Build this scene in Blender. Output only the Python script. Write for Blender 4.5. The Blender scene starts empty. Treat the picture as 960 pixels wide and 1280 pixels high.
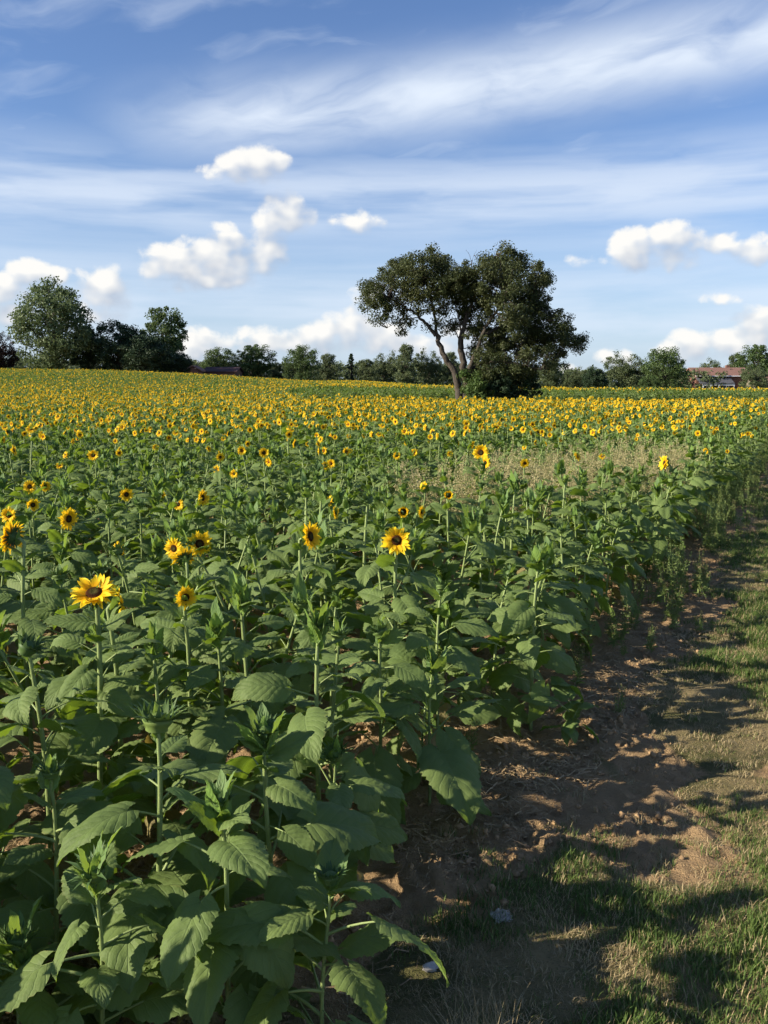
import bpy, math, random
import numpy as np
from mathutils import Matrix, Vector, Euler

R = math.radians
C = bpy.context.scene.collection
rng = np.random.default_rng(7)
PITCH = R(8.2); CAMZ = 1.75; F = 1107.0

# ------------------------------------------------------------------ noise
_perm = np.random.default_rng(3).random((256, 256))
def vnoise(x, y):
    xi = np.floor(x).astype(int); yi = np.floor(y).astype(int)
    fx = x - xi; fy = y - yi
    fx = fx*fx*(3-2*fx); fy = fy*fy*(3-2*fy)
    a = _perm[xi % 256, yi % 256]; b = _perm[(xi+1) % 256, yi % 256]
    c = _perm[xi % 256, (yi+1) % 256]; d = _perm[(xi+1) % 256, (yi+1) % 256]
    return (a*(1-fx)+b*fx)*(1-fy)+(c*(1-fx)+d*fx)*fy
def fbm(x, y, o=4):
    s = 0; a = .5; t = 0
    for k in range(o):
        s = s + a*vnoise(x*2**k+17.3*k, y*2**k+5.1*k); t += a; a *= .55
    return s/t
def S(t):
    t = np.clip(t, 0, 1); return t*t*(3-2*t)

# ------------------------------------------------------------------ terrain and field plan
EDGE = np.array([(-14., -16.), (-5.2, -4.5), (-2.4, -.4), (-.80, 1.95), (.12, 3.4), (.80, 4.4), (1.75, 6.2), (3.35, 9.6), (6.1, 15.2), (29.0, 60.0), (75, 150)])
def edge_x(y):
    return np.interp(y, EDGE[:, 1], EDGE[:, 0])
def height(x, y):
    x = np.asarray(x, float); y = np.asarray(y, float)
    h = 3.0*S((y-18)/118)*S((22-x)/72)
    h = h + .45*S((y-52)/5)*S((x+12)/10) - .60*S((y-62)/75)*S((x+8)/30)
    h = h - .9*S((y-140)/40)*S((22-x)/72)
    h = h + .07*(fbm(x*.12, y*.12, 2)-.5)*S((y-8)/10)
    return h
def soil_mask(x, y):      # 1 soil, 0 grass
    s = (x-edge_x(y))*.89
    n = fbm(x*1.6+9, y*1.6, 3)
    m = 1 - S((s-.34-.5*(n-.5)*2)/.25)
    bare = S((fbm(x*.9+40, y*.9+3, 3)-.63)/.05)
    return np.maximum(m, bare*.7)

# ------------------------------------------------------------------ mesh helper
def mesh_np(name, V, Fq, mats, uv=None, midx=None, smooth=True, attrs=None):
    """V (n,3); Fq list of arrays each (m,k)"""
    me = bpy.data.meshes.new(name)
    V = np.asarray(V, dtype=np.float32)
    me.vertices.add(len(V)); me.vertices.foreach_set('co', V.ravel())
    loops = np.concatenate([np.asarray(f, dtype=np.int32).ravel() for f in Fq])
    sizes = np.concatenate([np.full(len(f), f.shape[1], dtype=np.int32) for f in Fq])
    starts = np.concatenate([[0], np.cumsum(sizes)[:-1]]).astype(np.int32)
    me.loops.add(len(loops)); me.loops.foreach_set('vertex_index', loops)
    me.polygons.add(len(sizes)); me.polygons.foreach_set('loop_start', starts)
    me.polygons.foreach_set('loop_total', sizes)
    if midx is not None: me.polygons.foreach_set('material_index', np.asarray(midx, dtype=np.int32))
    me.polygons.foreach_set('use_smooth', np.full(len(sizes), smooth))
    if uv is not None:
        l = me.uv_layers.new(name='UVMap'); l.data.foreach_set('uv', np.asarray(uv, dtype=np.float32)[loops].ravel())
    if attrs:
        for k, a in attrs.items():
            at = me.attributes.new(k, 'FLOAT', 'POINT'); at.data.foreach_set('value', np.asarray(a, dtype=np.float32))
    for m in (mats if isinstance(mats, (list, tuple)) else [mats]): me.materials.append(m)
    me.update(calc_edges=True); me.validate()
    return me

class Acc:                              # geometry accumulator
    def __init__(s): s.V = []; s.Q = []; s.T = []; s.UV = []; s.MQ = []; s.MT = []; s.n = 0
    def add(s, V, Q=None, T=None, uv=None, mi=0):
        V = np.asarray(V, float).reshape(-1, 3)
        if Q is not None and len(Q): s.Q.append(np.asarray(Q)+s.n); s.MQ.append(np.full(len(Q), mi) if np.isscalar(mi) else mi)
        if T is not None and len(T): s.T.append(np.asarray(T)+s.n); s.MT.append(np.full(len(T), mi))
        s.V.append(V); s.UV.append(np.zeros((len(V), 2)) if uv is None else np.asarray(uv)); s.n += len(V)
    def build(s, name, mats, smooth=True):
        Fq = []; mi = []
        if s.Q: Fq.append(np.concatenate(s.Q)); mi.append(np.concatenate(s.MQ))
        if s.T: Fq.append(np.concatenate(s.T)); mi.append(np.concatenate(s.MT))
        return mesh_np(name, np.concatenate(s.V), Fq, mats, np.concatenate(s.UV), np.concatenate(mi), smooth)

def tube(P, Rr, sides=6, cap=True):
    P = np.asarray(P, float); n = len(P)
    T = np.gradient(P, axis=0); T /= np.linalg.norm(T, axis=1)[:, None]+1e-9
    ref = np.array([1., 0, 0]) if abs(T[0, 0]) < .8 else np.array([0, 1., 0])
    U = np.cross(T, ref); U /= np.linalg.norm(U, axis=1)[:, None]+1e-9
    W = np.cross(T, U)
    a = np.arange(sides)*2*np.pi/sides
    Rr = np.broadcast_to(np.asarray(Rr, float), (n,))
    V = P[:, None] + Rr[:, None, None]*(np.cos(a)[None, :, None]*U[:, None]+np.sin(a)[None, :, None]*W[:, None])
    V = V.reshape(-1, 3)
    i, j = np.meshgrid(np.arange(n-1), np.arange(sides), indexing='ij')
    k = (j+1) % sides
    Q = np.stack([i*sides+j, i*sides+k, (i+1)*sides+k, (i+1)*sides+j], -1).reshape(-1, 4)
    uv = np.stack([np.repeat(np.linspace(0, 1, n), sides), np.tile(a/6.283, n)], -1)
    return V, Q[:, ::-1], uv
def grid_faces(n, m):
    i, j = np.meshgrid(np.arange(n-1), np.arange(m-1), indexing='ij')
    return np.stack([i*m+j, (i+1)*m+j, (i+1)*m+j+1, i*m+j+1], -1).reshape(-1, 4)

def link(name, data, parent=None, mat=None):
    o = bpy.data.objects.new(name, data); C.objects.link(o)
    if parent is not None: o.parent = parent
    if mat is not None: o.matrix_local = mat
    return o
def tag(o, label=None, cat=None, group=None, kind=None):
    if label: o['label'] = label
    if cat: o['category'] = cat
    if group: o['group'] = group
    if kind: o['kind'] = kind
    return o

# ------------------------------------------------------------------ node expression helper
class E:
    def __init__(s, nt, sock): s.nt = nt; s.s = sock
    def _m(s, op, *a):
        n = s.nt.nodes.new('ShaderNodeMath'); n.operation = op
        for i, v in enumerate((s,)+a):
            if isinstance(v, E): s.nt.links.new(v.s, n.inputs[i])
            else: n.inputs[i].default_value = v
        return E(s.nt, n.outputs[0])
    def __add__(s, o): return s._m('ADD', o)
    def __radd__(s, o): return s._m('ADD', o)
    def __sub__(s, o): return s._m('SUBTRACT', o)
    def __rsub__(s, o): return (s*-1.0)+o
    def __mul__(s, o): return s._m('MULTIPLY', o)
    def __rmul__(s, o): return s._m('MULTIPLY', o)
    def __truediv__(s, o): return s._m('DIVIDE', o)
    def abs(s): return s._m('ABSOLUTE')
    def fract(s): return s._m('FRACT')
    def pow(s, p): return s._m('POWER', p)
    def max(s, o): return s._m('MAXIMUM', o)
    def min(s, o): return s._m('MINIMUM', o)
    def step(s, a, b):                  # smoothstep a..b
        n = s.nt.nodes.new('ShaderNodeMapRange'); n.interpolation_type = 'SMOOTHSTEP'
        s.nt.links.new(s.s, n.inputs[0]); n.inputs[1].default_value = a; n.inputs[2].default_value = b
        return E(s.nt, n.outputs[0])
    def clamp(s):
        n = s.nt.nodes.new('ShaderNodeClamp'); s.nt.links.new(s.s, n.inputs[0]); return E(s.nt, n.outputs[0])
def comb(nt, x, y, z):
    n = nt.nodes.new('ShaderNodeCombineXYZ')
    for i, v in enumerate((x, y, z)):
        if isinstance(v, E): nt.links.new(v.s, n.inputs[i])
        else: n.inputs[i].default_value = v
    return n.outputs[0]
def sep(nt, sock):
    n = nt.nodes.new('ShaderNodeSeparateXYZ'); nt.links.new(sock, n.inputs[0]); return [E(nt, o) for o in n.outputs]
def noise(nt, vec, scale, detail=4, rough=.55, dist=0.0):
    n = nt.nodes.new('ShaderNodeTexNoise'); n.inputs['Scale'].default_value = scale
    n.inputs['Detail'].default_value = detail; n.inputs['Roughness'].default_value = rough
    n.inputs['Distortion'].default_value = dist
    if vec is not None: nt.links.new(vec, n.inputs['Vector'])
    return E(nt, n.outputs['Fac'])
def mixc(nt, f, a, b, mode='MIX'):
    n = nt.nodes.new('ShaderNodeMix'); n.data_type = 'RGBA'; n.blend_type = mode; n.clamp_factor = True
    if isinstance(f, E): nt.links.new(f.s, n.inputs[0])
    else: n.inputs[0].default_value = f
    for v, i in ((a, 6), (b, 7)):
        if isinstance(v, (tuple, list)): n.inputs[i].default_value = (*v[:3], 1)
        else: nt.links.new(v, n.inputs[i])
    return n.outputs[2]
def newmat(name):
    m = bpy.data.materials.new(name); m.use_nodes = True; nt = m.node_tree
    p = nt.nodes['Principled BSDF']; return m, nt, p
def bump(nt, p, h, strength=.5, dist=.01):
    b = nt.nodes.new('ShaderNodeBump'); b.inputs['Strength'].default_value = strength; b.inputs['Distance'].default_value = dist
    nt.links.new(h.s, b.inputs['Height']); nt.links.new(b.outputs[0], p.inputs['Normal']); return b
def objrand(nt):
    n = nt.nodes.new('ShaderNodeObjectInfo'); return E(nt, n.outputs['Random'])
def tc(nt, w='Object'):
    return nt.nodes.new('ShaderNodeTexCoord').outputs[w]
def geopos(nt): return nt.nodes.new('ShaderNodeNewGeometry').outputs['Position']
def translucent(nt, p, col, fac):
    t = nt.nodes.new('ShaderNodeBsdfTranslucent'); mx = nt.nodes.new('ShaderNodeMixShader'); out = nt.nodes['Material Output']
    if isinstance(col, (tuple, list)): t.inputs[0].default_value = (*col, 1)
    else: nt.links.new(col, t.inputs[0])
    mx.inputs[0].default_value = fac
    nt.links.new(p.outputs[0], mx.inputs[1]); nt.links.new(t.outputs[0], mx.inputs[2]); nt.links.new(mx.outputs[0], out.inputs[0])

def leaf_mat(name, c1, c2, trans, tcol, veins=True, under=None, rough=.55):
    m, nt, p = newmat(name)
    r = objrand(nt); pos = geopos(nt)
    n1 = noise(nt, pos, 9, 3)
    col = mixc(nt, (n1-.5)*1.4+r, c1, c2)
    if veins:
        uv = sep(nt, nt.nodes.new('ShaderNodeUVMap').outputs[0])
        s = (uv[1]*2-1).abs()
        mid = 1-s.step(.015, .05)
        lat = ((uv[0]-s*.30)*8.0).fract()
        lv = 1-(lat-.5).abs().step(.02, .10)
        v = mid.max(lv*.6)
        col = mixc(nt, v*.62, col, (.20, .29, .11))
        fine = noise(nt, pos, 160, 2)
        quilt = (lat-.5).abs()*2
        blotch = noise(nt, pos, 45, 3).step(.62, .75)
        col = mixc(nt, blotch*.25, col, (.13, .15, .05))
        rim = (s+noise(nt, pos, 60, 2)*.35).step(1.08, 1.22)*noise(nt, pos, 14, 2).step(.45, .6)
        col = mixc(nt, rim*.7, col, (.26, .20, .07))
        bump(nt, p, v*.8+fine*.8+quilt*-.6, .5, .0035)
    if under:
        g = nt.nodes.new('ShaderNodeNewGeometry')
        col = mixc(nt, E(nt, g.outputs['Backfacing'])*.7, col, under)
    nt.links.new(col, p.inputs['Base Color'])
    p.inputs['Roughness'].default_value = rough; p.inputs['Specular IOR Level'].default_value = .22
    translucent(nt, p, tcol, trans)
    return m
M = {}
M['leaf'] = leaf_mat('sunflower_leaf', (.072, .136, .028), (.152, .220, .056), .28, (.28, .42, .03), True, (.13, .18, .06), .62)
M['young'] = leaf_mat('sunflower_young_leaf', (.15, .26, .055), (.22, .34, .08), .3, (.32, .46, .06), True, (.12, .19, .08))
m, nt, p = newmat('sunflower_stem'); M['stem'] = m
pos = geopos(nt); n1 = noise(nt, pos, 30, 3)
uv = sep(nt, nt.nodes.new('ShaderNodeUVMap').outputs[0])
col = mixc(nt, n1, (.15, .21, .06), (.25, .32, .11)); nt.links.new(col, p.inputs['Base Color'])
p.inputs['Roughness'].default_value = .6; bump(nt, p, noise(nt, pos, 400, 2)+((uv[1]*6).fract()-.5).abs()*.8, .6, .002)
M['bract'] = leaf_mat('bud_bract', (.05, .095, .03), (.09, .15, .045), .15, (.12, .2, .03), False)
M['bud'] = leaf_mat('bud_heart', (.06, .11, .03), (.14, .2, .05), .05, (.12, .2, .03), False)
m, nt, p = newmat('petal'); M['petal'] = m
uv = sep(nt, nt.nodes.new('ShaderNodeUVMap').outputs[0])
col = mixc(nt, uv[0].step(.0, .75), (.88, .50, .008), (.92, .72, .025))
streak = noise(nt, comb(nt, uv[0]*3, uv[1]*40, objrand(nt)*30), 1, 2)
col = mixc(nt, streak*.45, col, (.82, .48, .008)); nt.links.new(col, p.inputs['Base Color'])
p.inputs['Roughness'].default_value = .6; p.inputs['Specular IOR Level'].default_value = .2
translucent(nt, p, (.95, .62, .02), .38)
m, nt, p = newmat('seed_disc'); M['disc'] = m
ob = sep(nt, tc(nt)); rr = (ob[0]*ob[0]+ob[1]*ob[1])._m('SQRT')
col = mixc(nt, rr.step(.007, .02), (.055, .05, .015), (.035, .013, .006))
col = mixc(nt, rr.step(.021, .030)*noise(nt, tc(nt), 240, 1).step(.42, .6), col, (.36, .14, .02)); nt.links.new(col, p.inputs['Base Color'])
p.inputs['Roughness'].default_value = .9; p.inputs['Specular IOR Level'].default_value = .05; bump(nt, p, noise(nt, tc(nt), 330, 2), 1.0, .004)

M['old'] = leaf_mat('sunflower_old_leaf', (.20, .17, .05), (.30, .25, .10), .25, (.35, .26, .05), True, (.2, .17, .08), .7)
# ------------------------------------------------------------------ leaves
def make_leaf(L, Wd, pet, e0, e1, e2, fold, wave, seed, n=36, m=4, rp=.0028, teeth=.034, side=0.):
    """leaf along +x from the origin: petiole then blade; angles are elevations in degrees"""
    r = np.random.default_rng(seed); a = Acc()
    k = 7; ang = np.linspace(R(e0), R(.5*(e0+e1)), k); st = pet/(k-1)
    P = np.zeros((k, 3)); P[1:, 0] = np.cumsum(np.cos(ang[:-1])*st); P[1:, 2] = np.cumsum(np.sin(ang[:-1])*st)
    V, Q, uv = tube(P, np.linspace(rp*1.4, rp*.8, k), 5); a.add(V, Q, uv=uv*0, mi=1)
    b0 = P[-1]
    t = np.linspace(0, 1, n); s = np.linspace(-1, 1, 2*m+1)
    ang = R(e1)+(R(e2)-R(e1))*(t**1.25); st = L/(n-1)
    X = b0[0]+np.concatenate([[0], np.cumsum(np.cos(ang[:-1])*st)]); Z = b0[2]+np.concatenate([[0], np.cumsum(np.sin(ang[:-1])*st)])
    f = np.sin(np.pi*np.clip(t, 0, 1)**.56)**.86*(1+.035*np.sin(t*31+seed)+.03*r.normal(size=n).cumsum()/3)
    f = np.where(t < .10, f*(.55+4.5*t), f); f[0] = .18; f[-1] = .004
    hw = Wd/2*f
    SS, TT = np.meshgrid(s, t)
    w = hw[:, None]*np.ones_like(SS)
    tooth = 1+teeth*((np.arange(n) % 2)*2-1)*(t > .08)*(t < .97)*(1+.7*r.normal(size=n)*.5)
    edge = np.abs(SS) > .99
    w = np.where(edge, w*tooth[:, None], w)
    lat = SS*w
    sweep = -L*.16*(np.abs(SS)**1.6)*(1-TT)**2 + L*.05*np.abs(SS)*np.sin(np.pi*TT)
    al = np.abs(lat)
    ph = r.random(4)*6.28
    N = fold*al - fold*.9*al**2/(Wd/2+1e-6) + wave*L*np.abs(SS)**1.5*(np.sin(TT*9+ph[0]+SS)+.6*np.sin(TT*17+ph[1]-2*SS)) \
        + .012*L*np.cos(2*np.pi*((TT-np.abs(SS)*.3)*8))*np.minimum(1, np.abs(SS)*2)*(1-np.abs(SS)*.4)
    N -= .35*al**2/(Wd)*1.0
    bend = side*L*TT**2
    A = ang[:, None]
    VX = X[:, None]+sweep*np.cos(A)-N*np.sin(A); VZ = Z[:, None]+sweep*np.sin(A)+N*np.cos(A); VY = lat+bend
    tw = r.normal()*.42                      # twist round the midrib
    VZ2 = VZ + VY*np.sin(tw)*TT; VY2 = VY*np.cos(tw*TT)
    V = np.stack([VX, VY2, VZ2], -1).reshape(-1, 3)
    uv = np.stack([TT, (SS+1)/2], -1).reshape(-1, 2)
    a.add(V, grid_faces(n, 2*m+1)[:, ::-1], uv=uv, mi=0)
    return a
POOL = {}
def pool(kind, acc, mats):
    me = acc.build('leaf_'+kind, mats); POOL.setdefault(kind, []).append((me, acc, mats)); return me
lr = np.random.default_rng(11)
for i in range(10):
    pool('mid', make_leaf(.20, .118+.035*lr.random(), .10+.03*lr.random(), lr.uniform(25, 50), lr.uniform(-15, 32), lr.uniform(-75, -5), lr.uniform(.10, .60), .022, i, side=lr.normal()*.12), [M['leaf'], M['stem']])
for i in range(8):
    pool('low', make_leaf(.20, .125+.03*lr.random(), .11+.03*lr.random(), lr.uniform(10, 40), lr.uniform(-45, 0), lr.uniform(-105, -45), lr.uniform(.05, .45), .026, 50+i, side=lr.normal()*.12), [M['leaf'], M['stem']])
for i in range(3):
    pool('old', make_leaf(.20, .11+.03*lr.random(), .09, lr.uniform(-10, 10), lr.uniform(-70, -40), lr.uniform(-120, -80), lr.uniform(.5, .9), .05, 70+i, side=lr.normal()*.15), [M['old'], M['stem']])
for i in range(6):
    pool('up', make_leaf(.20, .12+.03*lr.random(), .045, lr.uniform(35, 55), lr.uniform(25, 48), lr.uniform(-15, 25), lr.uniform(.4, .8), .02, 80+i, side=lr.normal()*.1), [M['leaf'], M['stem']])
for i in range(4):
    pool('tip', make_leaf(.10, .038+.012*lr.random(), .01, 60, lr.uniform(50, 78), lr.uniform(20, 85), lr.uniform(.6, 1.0), .015, 120+i, n=16, m=2, rp=.0016), [M['young'], M['stem']])

# ------------------------------------------------------------------ flower heads (facing +z)
def petal_acc(seed, n=25, R0=.026, Lp=.052, cup=0.15, rag=.25, keep=1.0):
    r = np.random.default_rng(seed); a = Acc()
    for ring in range(2):
        for k in range(n):
            if r.random() > keep: continue
            th = 2*np.pi*(k+.5*ring+r.normal()*.18)/n
            L = Lp*(1+r.normal()*.12)*(1-.08*ring); W = .0185*(1+r.normal()*.15)
            el0 = cup+.15*ring+r.normal()*rag*.5; el1 = el0+r.normal()*rag*1.6-.2
            t = np.linspace(0, 1, 6); s = np.array([-1, 0, 1.])
            ang = el0+(el1-el0)*t
            x = R0+np.concatenate([[0], np.cumsum(np.cos(ang[:-1]))*L/5]); z = np.concatenate([[0], np.cumsum(np.sin(ang[:-1]))*L/5])+.004*ring
            w = W/2*np.array([.45, .85, 1, .9, .58, .04]); tw = r.normal()*.35
            T, SS = np.meshgrid(t, s, indexing='ij')
            y = SS*w[:, None]; zz = z[:, None]+.25*np.abs(y)+y*np.sin(tw*T); xx = x[:, None]+0*y
            V = np.stack([xx*np.cos(th)-y*np.sin(th), xx*np.sin(th)+y*np.cos(th), zz], -1).reshape(-1, 3)
            a.add(V, grid_faces(6, 3), uv=np.stack([T, (SS+1)/2], -1).reshape(-1, 2))
    return a
def disc_acc(r0=.030, h=.010):
    a = Acc(); n = 9; m = 24
    rr = np.linspace(.0005, r0, n); th = np.arange(m)*2*np.pi/m
    V = []
    for i, q in enumerate(rr):
        z = h*(1-(q/r0)**3)-.004*math.exp(-(q/.009)**2)+.002
        V += [(q*math.cos(t), q*math.sin(t), z) for t in th]
    V += [(0, 0, h-.002)]
    Q = []
    for i in range(n-1):
        for j in range(m):
            k = (j+1) % m; Q.append((i*m+j, i*m+k, (i+1)*m+k, (i+1)*m+j))
    Q = np.array(Q)[:, ::-1]
    T = np.array([(n*m, j, (j+1) % m) for j in range(m)])
    a.add(V, Q, T); return a
def calyx_acc(seed, r0=.032, depth=.03, nb=16, out=.25, lb=.04, closed=False):
    """green back of a head with pointed bracts"""
    r = np.random.default_rng(seed); a = Acc()
    n = 7; m = 14; th = np.arange(m)*2*np.pi/m
    V = []
    for i in range(n):
        f = i/(n-1); q = .008+(r0-.008)*math.sin(f*math.pi/2); z = -depth*(1-f)**1.3
        if closed: q = r0*math.sin(max(.25, f*.995)*math.pi)+.0005; z = -depth+f*depth*1.75
        V += [(q*math.cos(t), q*math.sin(t), z) for t in th]
    Q = []
    for i in range(n-1):
        for j in range(m):
            k = (j+1) % m; Q.append((i*m+j, i*m+k, (i+1)*m+k, (i+1)*m+j))
    a.add(V, np.array(Q), mi=1)
    for ring in range(3 if closed else 2):
        for k in range(nb):
            t0 = 2*np.pi*(k+.33*ring)/nb+r.normal()*.1
            L = lb*(1+r.normal()*.15)*(1+.1*ring); W = .013
            if closed: e0 = 1.15-.3*ring+r.normal()*.12; e1 = 1.6-.75*ring+r.normal()*.25; x0 = r0*.8; z0 = -depth*.45+.006*ring
            else: e0 = -out+.5*ring+r.normal()*.2; e1 = e0+r.normal()*.5; x0 = r0*.75; z0 = -depth*.3+.004*ring
            t = np.linspace(0, 1, 5); s = np.array([-1, 0, 1.])
            ang = e0+(e1-e0)*t
            x = x0+np.concatenate([[0], np.cumsum(np.cos(ang[:-1]))*L/4]); z = z0+np.concatenate([[0], np.cumsum(np.sin(ang[:-1]))*L/4])
            w = W/2*np.array([.9, 1, .7, .35, .03])
            T, SS = np.meshgrid(t, s, indexing='ij'); y = SS*w[:, None]
            V = np.stack([x[:, None]*np.cos(t0)-y*np.sin(t0), x[:, None]*np.sin(t0)+y*np.cos(t0), z[:, None]+.3*np.abs(y)], -1).reshape(-1, 3)
            a.add(V, grid_faces(5, 3), mi=0)
    return a
HEADS = []
for i in range(5):
    ca = calyx_acc(200+i); pa = petal_acc(210+i, cup=[.1, .2, .0, .35, .15][i], rag=[.22, .35, .3, .3, .45][i], keep=[1, .97, 1, .95, .85][i]); da = disc_acc()
    cm = ca.build('flower_head', [M['bract'], M['bud']]); pm = pa.build('petal_ring', [M['petal']]); dm = da.build('seed_disc', [M['disc']])
    HEADS.append(((cm, ca, [M['bract'], M['bud']]), (pm, pa, [M['petal']]), (dm, da, [M['disc']])))
# half-opened head: short upright petals inside standing bracts
ca = calyx_acc(230, closed=False, out=-.7, lb=.045); pa = petal_acc(231, Lp=.03, cup=1.0, rag=.2, R0=.022); da = disc_acc(.026, .006)
HALF = ((ca.build('flower_head', [M['bract'], M['bud']]), ca, [M['bract'], M['bud']]), (pa.build('petal_ring', [M['petal']]), pa, [M['petal']]), (da.build('seed_disc', [M['disc']]), da, [M['disc']]))
BUDS = []
for i in range(3):
    ba = calyx_acc(240+i, r0=.026+.004*i, depth=.022, nb=12, lb=.036+.006*i, closed=True)
    BUDS.append((ba.build('flower_bud', [M['bract'], M['bud']]), ba, [M['bract'], M['bud']]))

# ------------------------------------------------------------------ plant assembly
def plant_parts(seed, H=.9, kind='bud', face=(0, 20), head=0, hs=1.0, lean=None, dens=1.0, size=1.0, bare_top=False):
    """list of (part name, (mesh,acc,mats), matrix, sub-parts)"""
    r = np.random.default_rng(seed)
    lx, ly = lean if lean else r.normal(size=2)*.085
    t = np.linspace(0, 1, 9)
    P = np.stack([lx*t**2+.011*np.sin(5*t+seed)*t, ly*t**2+.011*np.cos(4*t+seed)*t, H*t], -1)
    az, el = R(face[0]), R(face[1])
    fd = np.array([math.sin(az)*math.cos(el), -math.cos(az)*math.cos(el), math.sin(el)])   # az 0 faces -y
    if kind in ('flower', 'half'):
        e = P[-1]; nk = [e+np.array([fd[0], fd[1], 0])*q*.035*hs*math.cos(el)+np.array([0, 0, 1])*.018*math.sin(q*1.57) for q in (.35, .7, 1.0)]
        P = np.vstack([P, nk])
    rb = .0100*(H/.9)*size**.3
    rad = np.interp(np.linspace(0, 1, len(P)), [0, .5, 1], [rb, rb*.85, rb*.62])
    sa = Acc(); V, Q, uv = tube(P, rad, 8); sa.add(V, Q, uv=uv)
    parts = [('stem', (None, sa, [M['stem']]), Matrix(), [])]
    def at(f):
        q = f*8; i = min(int(q), 7); return P[i]+(P[i+1]-P[i])*(q-i)
    n = int(r.integers(14, 18)*dens); a0 = r.random()*6.28
    for k in range(n):
        f = .14+.80*(k/(n-1))**.92
        f += r.normal()*.008
        a = a0+k*2.4+r.normal()*.25
        L = (.192*math.sin(math.pi*min(1, .30+.60*f))**.9+.035)*size*(1+r.normal()*.17)
        kd = 'low' if f < .42+r.normal()*.08 else ('mid' if f < .84 else 'up')
        if bare_top and f > .93: continue
        if f > .84: L = .115*size*(1+r.normal()*.15)
        if f < .25: L *= .85
        if f < .32 and r.random() < .33: kd = 'old'; L *= .62
        pl = POOL[kd]; mm = pl[r.integers(len(pl))]
        mat = Matrix.Translation(Vector(at(min(f, .99)))) @ Euler((r.normal()*.34, r.normal()*.20, a)).to_matrix().to_4x4() @ Matrix.Scale(L/.20, 4)
        parts.append(('leaf', mm, mat, []))
    top = Vector(P[-1])
    if kind in ('flower', 'half'):
        q = Vector(fd).to_track_quat('Z', 'Y').to_matrix().to_4x4() @ Matrix.Rotation(r.random()*6.28, 4, 'Z')
        hm = HEADS[head % 5] if kind == 'flower' else HALF
        mat = Matrix.Translation(top+Vector(fd)*.028*hs) @ q @ Matrix.Scale(hs, 4)
        parts.append(('flower_head', hm[0], mat, [('petal_ring', hm[1], Matrix()), ('seed_disc', hm[2], Matrix())]))
        nt_ = 3
    else:
        bs = r.uniform(.75, 1.25)*hs
        q = Euler((r.normal()*.25, r.normal()*.25, r.random()*6)).to_matrix().to_4x4()
        parts.append(('flower_bud', BUDS[r.integers(3)], Matrix.Translation(top+Vector((0, 0, .018*bs))) @ q @ Matrix.Scale(bs, 4), []))
        nt_ = int(r.integers(5, 10)) if kind == 'rosette' else int(r.integers(2, 5))
    for k in range(nt_):
        a = k*2.4+r.random()
        pl = POOL['tip']; mm = pl[r.integers(4)]
        sc = r.uniform(.75, 1.35)*(1.15 if kind == 'rosette' else .75)
        parts.append(('leaf', mm, Matrix.Translation(top-Vector((0, 0, .012+.01*k))) @ Euler((0, r.normal()*.2, a)).to_matrix().to_4x4() @ Matrix.Scale(sc, 4), []))
    return parts
def build_plant(name, parts, loc, rz=0.):
    o = bpy.data.objects.new(name, None); C.objects.link(o); o.location = loc; o.rotation_euler.z = rz
    o.empty_display_size = .1
    for nm, (me, acc, mats), mat, subs in parts:
        if me is None: me = acc.build(nm, mats)
        c = link(nm, me, o, mat)
        for sn, (sm, _, _), smat in subs: link(sn, sm, c, smat)
    return o
ALLM = [M['old'], M['leaf'], M['stem'], M['young'], M['bract'], M['bud'], M['petal'], M['disc']]
def merged(name, parts):
    out = Acc()
    def put(acc, mats, mat):
        A = np.array(mat)
        lut = [ALLM.index(m) for m in mats]
        V = np.concatenate(acc.V) @ A[:3, :3].T + A[:3, 3]
        UV = np.concatenate(acc.UV)
        base = out.n
        if acc.Q: out.Q.append(np.concatenate(acc.Q)+base); out.MQ.append(np.array(lut)[np.concatenate(acc.MQ).astype(int)])
        if acc.T: out.T.append(np.concatenate(acc.T)+base); out.MT.append(np.array(lut)[np.concatenate(acc.MT).astype(int)])
        out.V.append(V); out.UV.append(UV); out.n += len(V)
    for nm, (me, acc, mats), mat, subs in parts:
        put(acc, mats, mat)
        for sn, (sm, sacc, smats), smat in subs: put(sacc, smats, mat @ smat)
    return bpy.data.objects.new(name, out.build(name, ALLM))

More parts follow.
